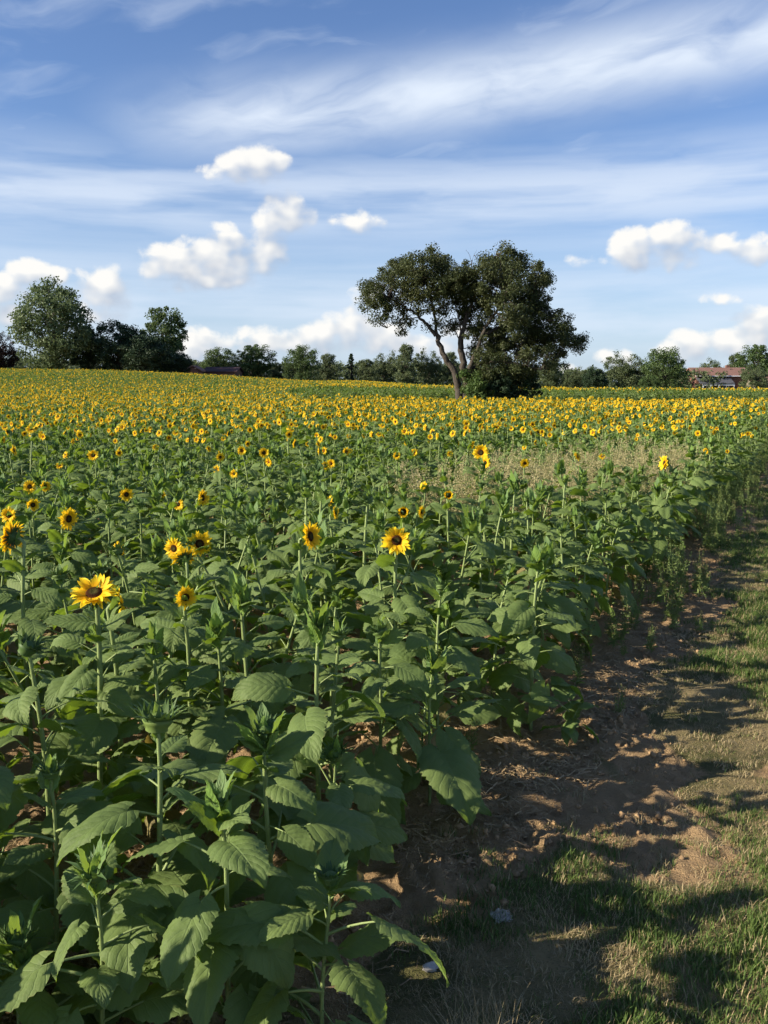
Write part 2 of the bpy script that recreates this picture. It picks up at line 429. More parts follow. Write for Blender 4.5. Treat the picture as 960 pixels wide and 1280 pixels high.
# ------------------------------------------------------------------ scatter (stuff only)
def scatter(name, pts, protos, idx, rot, scale, label, cat):
    me = bpy.data.meshes.new(name); pts = np.asarray(pts, np.float32)
    me.vertices.add(len(pts)); me.vertices.foreach_set('co', pts.ravel())
    a = me.attributes.new('rot', 'FLOAT_VECTOR', 'POINT'); a.data.foreach_set('vector', np.asarray(rot, np.float32).ravel())
    a = me.attributes.new('sc', 'FLOAT', 'POINT'); a.data.foreach_set('value', np.asarray(scale, np.float32))
    a = me.attributes.new('idx', 'INT', 'POINT'); a.data.foreach_set('value', np.asarray(idx, np.int32))
    o = link(name, me)
    col = bpy.data.collections.new(name+'_shapes')
    for k, q in enumerate(protos): col.objects.link(q)
    order = {q.name: i for i, q in enumerate(sorted(col.objects, key=lambda z: z.name))}
    remap = np.array([order[q.name] for q in protos]); a.data.foreach_set('value', remap[np.asarray(idx)].astype(np.int32))
    g = bpy.data.node_groups.new(name, 'GeometryNodeTree')
    g.interface.new_socket('Geometry', in_out='INPUT', socket_type='NodeSocketGeometry')
    g.interface.new_socket('Geometry', in_out='OUTPUT', socket_type='NodeSocketGeometry')
    N = g.nodes; gi = N.new('NodeGroupInput'); go = N.new('NodeGroupOutput'); ci = N.new('GeometryNodeCollectionInfo')
    ci.inputs['Collection'].default_value = col; ci.inputs['Separate Children'].default_value = True; ci.inputs['Reset Children'].default_value = True
    ip = N.new('GeometryNodeInstanceOnPoints'); ip.inputs['Pick Instance'].default_value = True
    def na(nm, ty):
        n = N.new('GeometryNodeInputNamedAttribute'); n.data_type = ty; n.inputs['Name'].default_value = nm; return n.outputs['Attribute']
    L = g.links; L.new(gi.outputs[0], ip.inputs['Points']); L.new(ci.outputs[0], ip.inputs['Instance'])
    L.new(na('idx', 'INT'), ip.inputs['Instance Index']); L.new(na('rot', 'FLOAT_VECTOR'), ip.inputs['Rotation']); L.new(na('sc', 'FLOAT'), ip.inputs['Scale'])
    L.new(ip.outputs[0], go.inputs[0])
    md = o.modifiers.new('scatter', 'NODES'); md.node_group = g
    return tag(o, label, cat, kind='stuff')

# ------------------------------------------------------------------ projection helpers
def ray(px, py):
    xc = (px-480)/F; yc = (640-py)/F
    f = np.array([0, math.cos(PITCH), -math.sin(PITCH)]); u = np.array([0, math.sin(PITCH), math.cos(PITCH)])
    return f+np.array([1, 0, 0])*xc+u*yc
def at_dist(px, py, y):                 # point at world depth y
    d = ray(px, py); return np.array([0, 0, CAMZ])+d*(y/d[1])
def project(x, y, z):
    d = np.stack([x, y, z-CAMZ], -1)
    cz = d[..., 1]*math.cos(PITCH)-d[..., 2]*math.sin(PITCH); cu = d[..., 1]*math.sin(PITCH)+d[..., 2]*math.cos(PITCH)
    return 480+F*d[..., 0]/np.maximum(cz, .01), 640-F*cu/np.maximum(cz, .01), cz

# ------------------------------------------------------------------ sunflowers placed one by one
# (px, py of the head, depth, kind, face az, face el, head scale, label)
HERO = [
 (193, 893, 2.32, 'bud', 0, 80, 1.25, 'sunflower with the thickest stem and a large bud, nearest the viewer left of bottom centre'),
 (116, 750, 2.95, 'flower', -18, 60, 1.06, 'sunflower at left with large ragged orange-yellow head tipped back towards the sky'),
 (150, 752, 3.2, 'flower', 95, 15, .72, 'small sunflower seen edge-on just right of the large ragged upturned head'),
 (234, 745, 3.55, 'flower', 12, 5, .60, 'small sunflower with drooping dark face below the cluster of three heads'),
 (252, 680, 4.55, 'flower', 10, 15, .88, 'sunflower facing the viewer, brightest and rightmost of the cluster of heads at left'),
 (221, 684, 4.75, 'flower', -35, 0, .78, 'sunflower turned left and down, left member of the cluster of heads'),
 (233, 700, 4.35, 'flower', -160, 35, .84, 'sunflower turned away showing its green back, lowest of the cluster of heads'),
 (150, 687, 4.9, 'flower', -48, 5, .64, 'lone small sunflower turned left between the ragged head and the cluster'),
 (388, 671, 4.45, 'flower', 58, 12, 1.0, 'bright sunflower turned to the right behind thin stems left of centre'),
 (496, 676, 4.3, 'flower', 0, 12, .96, 'round open sunflower facing the viewer in the middle of the field'),
 (14, 672, 4.0, 'flower', -130, 10, 1.0, 'sunflower seen from behind with dark calyx at the left edge of the photo'),
 (9, 644, 5.4, 'flower', -30, 10, .72, 'small sunflower above the one seen from behind at the left edge'),
 (82, 648, 5.2, 'flower', 40, 0, .86, 'sunflower drooping half hidden behind leaves near the left edge'),
 (156, 618, 7.0, 'flower', 0, 5, .72, 'small dark-faced sunflower above the cluster, alone among leaves'),
 (251, 622, 6.5, 'flower', 55, 5, .85, 'narrow sunflower turned right, above the cluster of heads'),
 (222, 630, 6.9, 'flower', -20, 5, .64, 'small sunflower just left of the narrow right-turned one'),
 (41, 630, 6.4, 'flower', 10, -5, .66, 'lower of two small stacked sunflowers near the left edge'),
 (38, 608, 7.3, 'flower', -10, 10, .70, 'upper of two small stacked sunflowers near the left edge'),
 (58, 607, 7.6, 'flower', 30, 0, .65, 'small sunflower right of the two stacked ones near the left edge'),
 (414, 627, 6.3, 'flower', -60, 20, .60, 'upper half-hidden sunflower of the pair behind the tall bud left of centre'),
 (421, 640, 6.0, 'flower', 70, 5, .60, 'lower half-hidden sunflower of the pair behind the tall bud left of centre'),
 (506, 640, 6.2, 'half', 0, 10, .95, 'half-opened sunflower ringed by green bracts above the round open one'),
 (528, 639, 6.3, 'flower', 60, 0, .60, 'small sunflower turned right beside the half-opened one'),
 (561, 620, 6.6, 'half', 5, 20, .85, 'half-opened sunflower high on its stem right of centre'),
 (401, 612, 5.6, 'bud', 0, 80, 1.2, 'tall sunflower with dark closed bud standing over the leaves left of centre'),
 (458, 622, 5.5, 'bud', 0, 80, 1.3, 'tall sunflower with large dark closed bud between centre and the right-turned head'),
 (600, 566, 9.8, 'flower', 0, 10, 1.25, 'large orange-yellow sunflower rising above the weed patch'),
 (606, 578, 9.6, 'flower', -40, 0, .85, 'sunflower drooping just under the large orange-yellow one by the weed patch'),
 (830, 579, 9.0, 'flower', -62, 10, 1.05, 'bright lone sunflower turned left near the path edge of the field'),
 (406, 582, 9.0, 'flower', 10, 5, .62, 'small lone sunflower left of centre below the dense yellow band'),
 (275, 571, 9.6, 'flower', 10, 0, .62, 'small sunflower low in the rows above the narrow right-turned one'),
 (117, 569, 9.6, 'flower', -15, 10, .85, 'sunflower facing the viewer, largest of those high at the left'),
 (18, 563, 9.9, 'flower', 70, 10, .80, 'sunflower turned right high at the left edge'),
 (331, 566, 10., 'flower', 5, 10, .80, 'sunflower facing the viewer left of centre just below the yellow band'),
 (497, 569, 9.9, 'flower', 0, 5, .60, 'small sunflower above the round open one just below the yellow band'),
 (657, 578, 9.3, 'flower', 10, -10, .66, 'small low sunflower among the weeds right of the large orange-yellow one'),
 (294, 592, 8.4, 'flower', -30, 10, .58, 'tiny yellow sunflower in the middle of the left rows'),
 (400, 772, 3.05, 'rosette', 0, 80, .8, 'young sunflower with pale spiky top leaves left of centre, no open flower'),
 (330, 905, 2.42, 'rosette', 0, 80, .8, 'young sunflower with bright pointed top leaves low at left, right of the nearest plant'),
 (540, 822, 3.5, 'rosette', 0, 80, .8, 'young sunflower at the bare soil edge near the centre with broad dark leaves'),
 (672, 694, 4.35, 'rosette', 0, 80, .9, 'sunflower with large pale heart-shaped leaves standing at the path edge'),
 (14, 1168, 2.0, 'rosette', 0, 80, .9, 'young sunflower with bright pointed top cut off by the bottom left corner'),
 (415, 935, 2.75, 'bud', 0, 80, .8, 'short sunflower with drooping dark leaves where the rows meet the bare soil, near bottom centre'),
 (408, 1085, 2.05, 'bud', 0, 80, .8, 'lowest sunflower at the soil edge, its leaves hanging over the bare ground at bottom centre'),
 (272, 990, 2.1, 'rosette', 0, 80, .8, 'short young sunflower right beside the thickest stem, close to the bottom of the photo'),
 (62, 952, 2.3, 'bud', 0, 80, .9, 'sunflower with small bud left of the thickest stem, close to the left edge'),
 (120, 1075, 1.95, 'rosette', 0, 80, .8, 'low young sunflower between the thickest stem and the bottom left corner plant'),
 (40, 800, 2.7, 'bud', 0, 80, 1., 'sunflower with dark closed bud near the left edge below the ragged head'),
 (196, 795, 3.1, 'rosette', 0, 80, 1., 'budding sunflower between the ragged head and the small drooping dark face'),
 (478, 782, 3.5, 'bud', 0, 80, .9, 'budding sunflower standing below the round open one'),
]
hero_pos = []
labels_used = []
for i, (px, py, dep, kind, fa, fe, hs, lab) in enumerate(HERO):
    q = at_dist(px, py, dep); gz = float(height(q[0], q[1]))
    H = q[2]-gz - (.012 if kind in ('flower', 'half') else .03)
    # az relative to the direction towards the camera
    az = fa - math.degrees(math.atan2(q[0], q[1]))
    fd = np.array([math.sin(R(az))*math.cos(R(fe)), -math.cos(R(az))*math.cos(R(fe))])*.06*hs if kind in ('flower', 'half') else np.zeros(2)
    lean = (.02*math.sin(i*2.1), .02*math.cos(i*1.7))
    base = (q[0]-fd[0]-lean[0], q[1]-fd[1]-lean[1], gz-.01)
    near = dep < 4
    pp = plant_parts(500+i*13, H, kind, (az, fe), i, hs, lean, 1.2 if i else 1.0, [1.0, 1.15][i == 0] if dep < 4 else .95, bare_top=(i == 0))
    o = build_plant('sunflower', pp, base)
    tag(o, lab, 'sunflower', 'sunflowers standing in the near rows')
    hero_pos.append(base[:2])
hero_pos = np.array(hero_pos)

# ------------------------------------------------------------------ all other plants
def weed_patch(x, y):       # gap in the rows that is filled with pale weeds
    e = ((x-edge_x(y)+1.9-.1*(y-11.3))/1.45)**2+((y-11.6)/2.9)**2
    return e + .8*(fbm(x*.8, y*.8+20, 2)-.5)
prng = np.random.default_rng(21)
a_row = R(27.2); dx, dy = math.sin(a_row), math.cos(a_row)
pts = []
rows = np.arange(0, 215, .56)
for rr in rows:
    along = np.arange(-30, 190, .25)
    along = along + prng.uniform(-.09, .09, len(along))
    lat = rr + prng.normal(size=len(along))*.05
    # row origin lies on the field edge line
    x = along*dx - lat*dy + (-.02-2.24*dx/dy) ; y = along*dy + lat*dx
    k = (y > -3.5) & (y < 137) & (x < .50*np.maximum(y, 0)+6) & (x > -(.80*np.maximum(y, 0)+5))
    pts.append(np.stack([x[k], y[k]], -1))
P = np.concatenate(pts)
x, y = P.T
keep = x < edge_x(y)-.05+.1*prng.normal(size=len(x))
keep &= ~((y > 48.5) & (y < 55.5+.02*x) & (x > -4.5+prng.normal(size=len(x))*.4))
keep &= prng.random(len(x)) < np.interp(y, [0, 12, 50, 80, 137], [.93, .95, .85, .62, .62])
keep &= (weed_patch(x, y) > 1) | (prng.random(len(x)) < .22)
P = P[keep]; x, y = P.T
px, py, cz = project(x, y, height(x, y)+.9)
dist = np.hypot(x, y)
inframe = (px > -40) & (px < 1000) & (y > .5)
keep = ~((dist < np.where(px < 430, 1.62, 1.95)) & (px > -200) & (px < 1150) & (y > -.2))
d2 = ((P[:, None, :]-hero_pos[None])**2).sum(-1).min(1) ** .5
keep &= d2 > .19
# leave the narrow sight line to the nearest single plants clear of taller ones
for hx, hy in hero_pos[1:12]:
    dd = math.hypot(hx, hy); tdir = np.array([hx, hy])/dd
    al = P @ tdir; pe = np.abs(P[:, 0]*tdir[1]-P[:, 1]*tdir[0])
    keep &= ~((pe < .08) & (al > max(.5, dd-1.3)) & (al < dd) & (al > 0))
P = P[keep]; x, y = P.T; dist = np.hypot(x, y)
px, py, cz = project(x, y, height(x, y)+.9)
inframe = (px > -25) & (px < 985) & (y > .5)
N = len(P)
nfl = fbm(x*.10+3, y*.10+8, 3)
pf = np.interp(y, [0, 7.5, 9, 12, 14, 18, 46, 60, 85, 110, 137], [0, .02, .08, .19, .42, .80, .95, .60, .34, .42, .62])
pf = pf*np.where((y > 54) & (x > -4), 1.5, 1.0)*(.55+.9*nfl)
pf = np.where((y > 54) & (y < 61) & (x > -6), .06, pf)
pf = np.where(x > edge_x(y)-1.6, pf*.45, pf)
isfl = prng.random(N) < pf
Hh = .84+.16*(fbm(x*.5, y*.5, 2)-.5)*2*.6+prng.normal(size=N)*.065 - .22*(prng.random(N) < .07)
Hh = np.where(isfl, Hh+.07, Hh)
Hh = np.where((x > edge_x(y)-.6) & (y > 3), Hh*.9, Hh)
Hh = np.clip(Hh, .5, 1.12)

# nearest ones that are in view are separate things
cand = np.where(inframe & ~isfl)[0]; cand = cand[np.argsort(dist[cand])]
ind = cand[:300-len(HERO)]
singles = np.zeros(N, bool); singles[ind] = True
for j in ind:
    kind = 'rosette' if prng.random() < .45 else 'bud'
    pp = plant_parts(int(3000+j), float(Hh[j]), kind, (0, 80), 0, prng.uniform(.7, 1.15), None, prng.uniform(.85, 1.1), prng.uniform(.85, 1.05))
    o = build_plant('sunflower', pp, (x[j], y[j], float(height(x[j], y[j]))-.01), prng.random()*6.28)
    tag(o, 'green sunflower plant without open flower, one of the many alike crowding the near rows', 'sunflower', 'sunflowers without open flowers in the near rows')

protos = []
def_faces = []
for k in range(10):
    kind = 'rosette' if k % 2 else 'bud'
    protos.append(merged('sunflower_shape_%02d' % k, plant_parts(9000+k, .84, kind, (0, 80), 0, 1.0, None, 1.0, .95)))
for k in range(10):
    protos.append(merged('sunflower_shape_%02d' % (10+k), plant_parts(9100+k, .88, 'flower', (0, [0, 15, 25, 5, -10, 35, 10, 20, 0, 30][k]), k, [.66, .58, .72, .54, .68, .6, .74, .55, .64, .6][k], None, .9, .9)))
rest = np.where(~singles)[0]
idx = np.where(isfl[rest], 10+prng.integers(0, 10, len(rest)), prng.integers(0, 10, len(rest)))
rz = np.where(isfl[rest], np.radians(-12+prng.normal(size=len(rest))*48), prng.random(len(rest))*6.28)
rot = np.stack([prng.normal(size=len(rest))*.04, prng.normal(size=len(rest))*.04, rz], -1)
sc = Hh[rest]/np.where(isfl[rest], .88, .84)
scatter('sunflower_field', np.stack([x[rest], y[rest], height(x[rest], y[rest])-.01], -1), protos, idx, rot, sc,
        'dense field of sunflowers, yellow with blooms, stretching back to the trees', 'sunflower field')
print('plants', N, 'stuff', len(rest))

# ------------------------------------------------------------------ ground sheet
def axis(lo, hi, step, far_lo, far_hi, g=1.13):
    c = list(np.arange(lo, hi, step)); s = step; v = c[-1]
    while v < far_hi: s *= g; v += s; c.append(v)
    s = step; v = lo; pre = []
    while v > far_lo: s *= g; v -= s; pre.append(v)
    return np.array(pre[::-1]+c)
gx = axis(-1.6, 3.6, .022, -900, 900); gy = axis(1.2, 6.6, .022, -300, 1600, 1.10)
GX, GY = np.meshgrid(gx, gy)
sm = soil_mask(GX, GY)
fine = (1-S((np.hypot(GX-1, GY-3.5)-6)/8))
ridge = np.abs(fbm(GX*7, GY*7, 4)-.5)*2
lump = fbm(GX*11+3, GY*11, 3)
clod = S((fbm(GX*16+9, GY*16, 2)-.52)/.12)*.022*S((fbm(GX*2.2, GY*2.2+7, 2)-.42)/.2)
GZ = height(GX, GY)+fine*(sm*(.050*(lump-.5)+clod*1.0-.03*ridge+.016*(fbm(GX*34, GY*34, 2)-.5))+(1-sm)*.012*(lump-.5)+.05*(fbm(GX*1.5, GY*1.5, 2)-.5))
def ground_z(x, y):
    x = np.asarray(x, float); y = np.asarray(y, float)
    i = np.clip(np.searchsorted(gx, x)-1, 0, len(gx)-2); j = np.clip(np.searchsorted(gy, y)-1, 0, len(gy)-2)
    fx = (x-gx[i])/(gx[i+1]-gx[i]); fy = (y-gy[j])/(gy[j+1]-gy[j])
    return (GZ[j, i]*(1-fx)+GZ[j, i+1]*fx)*(1-fy)+(GZ[j+1, i]*(1-fx)+GZ[j+1, i+1]*fx)*fy
m, nt, p = newmat('ground'); M['ground'] = m
pos = geopos(nt); at = nt.nodes.new('ShaderNodeAttribute'); at.attribute_name = 'soil'
sf = E(nt, at.outputs['Fac'])
n1 = noise(nt, pos, 2.2, 5); n2 = noise(nt, pos, 38, 5, .65); n3 = noise(nt, pos, 170, 3)
soil = mixc(nt, n1, (.33, .215, .11), (.47, .325, .18))
soil = mixc(nt, (n2-.5)*2.2+.2, soil, (.50, .35, .19))
soil = mixc(nt, n3.step(.60, .72)*.6, soil, (.13, .085, .045))
gr = mixc(nt, n1.step(.4, .62), (.12, .12, .045), (.36, .28, .14))
gr = mixc(nt, (n2-.45)*2.5, gr, (.20, .165, .085))
gr = mixc(nt, n3.step(.55, .7)*.5, gr, (.06, .055, .025))
x_, y_, z_ = sep(nt, pos)
farf = y_.step(15, 40)
gr = mixc(nt, farf, gr, (.06, .085, .025))
msk = (sf+(n2-.5)*.5).step(.35, .65)
col = mixc(nt, msk, gr, soil); nt.links.new(col, p.inputs['Base Color']); p.inputs['Roughness'].default_value = .95; p.inputs['Specular IOR Level'].default_value = .1
bump(nt, p, n2*1.0+n3*.7+noise(nt, pos, 420, 2)*.3, 1.0, .035)
fieldm = (GX < edge_x(GY)+.3) & (GY < 138)
sm2 = np.where(GY > 16, np.where(fieldm, 1, 0), sm)
me = mesh_np('ground', np.stack([GX, GY, GZ], -1).reshape(-1, 3), [grid_faces(len(gy), len(gx))[:, ::-1]], m, attrs={'soil': sm2.ravel()})
tag(link('ground', me), kind='structure')

# ------------------------------------------------------------------ grass, litter and clods on the path (stuff)
def simple_mat(name, c1, c2, trans=0, tcol=(0, 0, 0), rough=.7, uvmix=True):
    m, nt, p = newmat(name); uv = sep(nt, nt.nodes.new('ShaderNodeUVMap').outputs[0])
    f = (uv[0]*.7+objrand(nt)*.5) if uvmix else noise(nt, geopos(nt), 20)
    nt.links.new(mixc(nt, f, c1, c2), p.inputs['Base Color']); p.inputs['Roughness'].default_value = rough
    p.inputs['Specular IOR Level'].default_value = .25
    if trans: translucent(nt, p, tcol, trans)
    return m
M['grass'] = simple_mat('grass_blade', (.055, .105, .022), (.13, .19, .045), .28, (.13, .20, .04))
M['dry'] = simple_mat('dry_blade', (.26, .20, .10), (.42, .34, .19), .2, (.35, .28, .14))
M['straw'] = simple_mat('straw_litter', (.17, .11, .055), (.42, .31, .17), 0)
def tuft(name, seed, n, rad, h, w, mats, drymix, lay=.5):
    r = np.random.default_rng(seed); a = Acc()
    for k in range(n):
        q = r.random()**.5*rad; th = r.random()*6.28; b = np.array([q*math.cos(th), q*math.sin(th), -.004])
        az = r.random()*6.28; L = h*r.uniform(.5, 1.25); ln = lay*r.uniform(.2, 1.3)
        t = np.linspace(0, 1, 4); hx = L*ln*t**1.7; hz = L*np.sqrt(np.maximum(.02, 1-min(.95, ln*.6)**2))*t*(1-.25*ln*t)
        cx = b[0]+hx*math.cos(az); cy = b[1]+hx*math.sin(az); cz = b[2]+hz
        ww = w*np.array([1, .9, .6, .08])/2; px_, py_ = -math.sin(az), math.cos(az)
        V = np.stack([np.stack([cx-px_*ww, cy-py_*ww, cz], -1), np.stack([cx+px_*ww, cy+py_*ww, cz], -1)], 1).reshape(-1, 3)
        a.add(V, grid_faces(4, 2), uv=np.full((8, 2), r.random()), mi=1 if r.random() < drymix else 0)
    return bpy.data.objects.new(name, a.build(name, mats))
gm = [M['grass'], M['dry']]
tp = [tuft('grass_shape_%d' % k, 30+k, 34, .055, [.038, .05, .03, .036, .028][k], .0032, gm, [.15, .1, .25, .75, .95][k], [.5, .5, .7, .9, 1.2][k]) for k in range(5)]
gr_ = np.random.default_rng(5)
n = 34000
gyv = 1.5+14*gr_.random(n)**1.35; ex = edge_x(gyv); gxv = ex+.15+gr_.random(n)*np.minimum(7, (.47*gyv+1.6-ex)+.6)
green = fbm(gxv*1.3+2, gyv*1.0+31, 3); smv = soil_mask(gxv, gyv)
k = (gr_.random(n) < np.clip(1-smv*1.0, .03, 1)) & (gxv < .5*gyv+1.6) & (gr_.random(n) < .30+1.2*S((green-.40)/.14))
gxv, gyv, green = gxv[k], gyv[k], green[k]
isg = green+gr_.normal(size=len(green))*.05 > .515
gi = np.where(isg, gr_.integers(0, 3, len(green)), gr_.integers(3, 5, len(green)))
scatter('grass', np.stack([gxv, gyv, ground_z(gxv, gyv)], -1), tp, gi, np.stack([gr_.normal(size=len(gxv))*.1, gr_.normal(size=len(gxv))*.1, gr_.random(len(gxv))*6.28], -1),
        np.where(isg, gr_.uniform(.5, .95, len(gxv))+.55*S((green-.50)/.14), gr_.uniform(.4, .9, len(gxv)))*(1+gyv*.02), 'short patchy green and dry grass on the dirt path', 'grass')
def litter(name, seed):
    r = np.random.default_rng(seed); a = Acc()
    for k in range(26):
        c = r.normal(size=3)*[.05, .05, .004]; th = r.random()*6.28; L = r.uniform(.01, .07); w = r.uniform(.001, .004)
        d = np.array([math.cos(th), math.sin(th), r.normal()*.15])*L/2; q = np.array([-math.sin(th), math.cos(th), r.normal()*.4])*w/2
        V = np.array([c-d-q, c-d+q, c+d+q, c+d-q])+[0, 0, .008]; V[2:, 2] += r.normal()*.004
        a.add(V, [[0, 1, 2, 3]], uv=np.full((4, 2), r.random()))
    return bpy.data.objects.new(name, a.build(name, [M['straw']]))
lp = [litter('straw_shape_%d' % k, 60+k) for k in range(4)]
n = 3800; lyv = 1.5+9*gr_.random(n)**1.3; lxv = edge_x(lyv)-1.8+gr_.random(n)*2.3
k = gr_.random(n) < .25+.9*S((fbm(lxv*1.7+8, lyv*1.7, 3)-.42)/.15); lxv, lyv = lxv[k], lyv[k]
scatter('straw_litter', np.stack([lxv, lyv, ground_z(lxv, lyv)], -1), lp, gr_.integers(0, 4, len(lxv)), np.stack([0*lxv, 0*lxv, gr_.random(len(lxv))*6.28], -1), gr_.uniform(.6, 1.4, len(lxv)), 'dry straw and leaf litter on the soil under the plants', 'litter')
M['clod'] = simple_mat('soil_clod', (.24, .15, .075), (.38, .26, .14), 0, rough=.95, uvmix=False)
def rock(name, seed, mat, flat=.7, sub=2, rough=.35):
    import bmesh
    r = random.Random(seed); bm = bmesh.new(); bmesh.ops.create_icosphere(bm, subdivisions=sub, radius=1)
    from mathutils import noise as mn
    for v in bm.verts:
        d = mn.noise(v.co*1.3+Vector((seed, 0, 0)))*rough*1.6+mn.noise(v.co*3.5+Vector((0, seed, 0)))*rough
        v.co *= 1+d; v.co.z *= flat
    me = bpy.data.meshes.new(name); bm.to_mesh(me); bm.free(); me.materials.append(mat)
    me.uv_layers.new(name='UVMap')
    for q in me.polygons: q.use_smooth = True
    return me
cp = [bpy.data.objects.new('clod_shape_%d' % k, rock('clod', 5+k, M['clod'], .7, 2, .55)) for k in range(5)]
n = 22000; cyv = 1.5+8*gr_.random(n)**1.3; cxv = edge_x(cyv)-1.8+gr_.random(n)*3.0
k = gr_.random(n) < soil_mask(cxv, cyv)*(.15+1.1*S((fbm(cxv*2.5+8, cyv*2.5, 3)-.45)/.15)); cxv, cyv = cxv[k], cyv[k]
cs = .0022+.015*gr_.random(len(cxv))**5
scatter('soil_clods', np.stack([cxv, cyv, ground_z(cxv, cyv)+cs*.2], -1), cp, gr_.integers(0, 5, len(cxv)), gr_.random((len(cxv), 3))*6.28, cs, 'crumbly sandy soil clods along the edge of the rows', 'soil clods')

# small single things on the bare soil
def on_ground(px, py):
    d = ray(px, py); t = CAMZ/-d[2]
    for _ in range(6):
        q = np.array([0, 0, CAMZ])+d*t; t = (CAMZ-float(ground_z(q[0], q[1])))/-d[2]
    return q
m, nt, p = newmat('pale_stone'); p.inputs['Base Color'].default_value = (.42, .43, .44, 1); p.inputs['Roughness'].default_value = .7
nt.links.new(mixc(nt, noise(nt, tc(nt), 3), (.26, .24, .21), (.48, .45, .40)), p.inputs['Base Color']); M['pale'] = m
for (px_, py_, s, lab) in ((538, 1212, .021, 'pale grey stone lying on the bare soil near the bottom'), (574, 1035, .018, 'small tan stone on the sunlit crumbly soil strip')):
    q = on_ground(px_, py_); o = link('stone', rock('stone', int(px_), M['pale'] if s > .02 else M['clod'], .55, 3, .30)); o.location = q+[0, 0, s*.35]; o.scale = (s*1.15, s*.85, s); o.rotation_euler = (.2, .1, .6)
    tag(o, lab, 'stone')
# crumpled clear wrapper
r = np.random.default_rng(4); t = np.linspace(-1, 1, 13); U, Vv = np.meshgrid(t, t)
W = np.stack([U*.034+.012*(fbm(U*2+5, Vv*2, 2)-.5), Vv*.026, .002+.030*np.abs(fbm(U*3+7, Vv*3+1, 3)-.5)*2], -1).reshape(-1, 3)
m, nt, p = newmat('wrapper_foil'); M['wrap'] = m
p.inputs['Roughness'].default_value = .28; nt.links.new(mixc(nt, noise(nt, tc(nt), 40), (.16, .155, .13), (.42, .40, .34)), p.inputs['Base Color'])
q = on_ground(627, 1148); o = link('crumpled_wrapper', mesh_np('crumpled_wrapper', W, [grid_faces(13, 13)[:, ::-1]], m, smooth=False)); o.location = q; o.rotation_euler = (.25, .1, .3)
tag(o, 'crumpled whitish wrapper half sunk in the soil beside the grass', 'wrapper')
# dry grass tuft at the bottom edge
for (px_, py_, lab) in ((600, 1335, 'tangled tuft of dry tan grass at the bottom edge of the photo'),):
    q = on_ground(px_, py_); o = tuft('dry_grass_tuft', 77, 260, .11, .17, .0022, gm, .97, .9); C.objects.link(o); o.location = q
    tag(o, lab, 'dry grass')
# low weeds at the foot of the rows: small leafy things
def lowweed_mesh(seed, n=9, L=.07):
    r = np.random.default_rng(seed); a = Acc()
    for k in range(n):
        pl = POOL['mid' if k % 3 else 'up']; acc = pl[r.integers(len(pl))][1]
        A = np.array(Matrix.Translation((r.normal()*.03, r.normal()*.03, r.uniform(0, .10)*L/.07)) @ Euler((r.normal()*.2, r.normal()*.2, k*2.4)).to_matrix().to_4x4() @ Matrix.Scale(L/.2*r.uniform(.6, 1.2), 4))
        a.Q.append(np.concatenate(acc.Q)+a.n); a.MQ.append(np.concatenate(acc.MQ)); a.V.append(np.concatenate(acc.V)@A[:3, :3].T+A[:3, 3]); a.UV.append(np.concatenate(acc.UV)); a.n += len(a.V[-1])
    return a.build('low_weed', [M['leaf'], M['stem']])
q = on_ground(712, 925)
o = link('low_broadleaf_weed', lowweed_mesh(3, 9, .15)); o.location = q; tag(o, 'low weed with round broad leaves on the bare soil left of the path', 'weed')
# thin weeds: stems with leaves and seed heads (pale patch in the field, green fringe at its edge)
M['seed'] = simple_mat('weed_seed', (.38, .32, .15), (.52, .46, .25), .25, (.4, .34, .15))
M['wgreen'] = simple_mat('weed_green', (.10, .16, .045), (.19, .24, .08), .3, (.25, .33, .06))
M['wbrown'] = simple_mat('weed_brown', (.085, .075, .035), (.17, .14, .07), .1, (.16, .14, .06))
def weed(name, seed, H, mats, nst=5, headlen=.28, leafy=1.0, dens=1.0):
    r = np.random.default_rng(seed); a = Acc()
    for k in range(nst):
        th = r.random()*6.28; sp = r.uniform(.03, .22); h = H*r.uniform(.65, 1.1); b = r.normal(size=2)*.03
        t = np.linspace(0, 1, 7); Pp = np.stack([b[0]+sp*h*t**1.6*math.cos(th), b[1]+sp*h*t**1.6*math.sin(th), h*t], -1)
        V, Q, uv = tube(Pp, np.linspace(.0028, .0011, 7), 4); a.add(V, Q, uv=np.full((len(V), 2), r.random()), mi=0)
        nl = int(26*leafy)
        for q in range(nl+int(70*dens)):
            hd = q >= nl
            f = (1-headlen*r.random()**1.2) if hd else r.uniform(.08, .85)
            c = Pp[0]*0+np.array([np.interp(f, t, Pp[:, i]) for i in range(3)])
            if hd: c = c+r.normal(size=3)*.016*(1.3-(f-(1-headlen))/headlen*.9)
            L = r.uniform(.010, .020) if hd else r.uniform(.03, .085)*(1.15-f); w = L*(.5 if hd else .2)
            d = r.normal(size=3)*[1, 1, .6]+[0, 0, .5]; d /= np.linalg.norm(d); n_ = np.cross(d, r.normal(size=3)); n_ /= np.linalg.norm(n_)
            V = np.array([c, c+d*L*.5-n_*w*.5, c+d*L, c+d*L*.5+n_*w*.5]); a.add(V, [[0, 1, 2, 3]], uv=np.full((4, 2), r.random()), mi=1 if hd else 0)
    return bpy.data.objects.new(name, a.build(name, mats))
wr = np.random.default_rng(9)
wp = [weed('weed_shape_%d' % k, 40+k, .82, [M['wgreen'], M['seed']], 6, .42, .9, 1.1) for k in range(4)] + [weed('weed_shape_%d' % (4+k), 50+k, .62, [M['wgreen'], M['wgreen']], 7, .25, 1.9, .6) for k in range(3)] + [weed('weed_shape_%d' % (7+k), 55+k, .34, [M['wgreen'], M['wbrown']], 7, .4, 1.0, .35) for k in range(2)]
n = 9000; wy = wr.uniform(8, 20, n); wx = edge_x(wy)-6+wr.random(n)*6
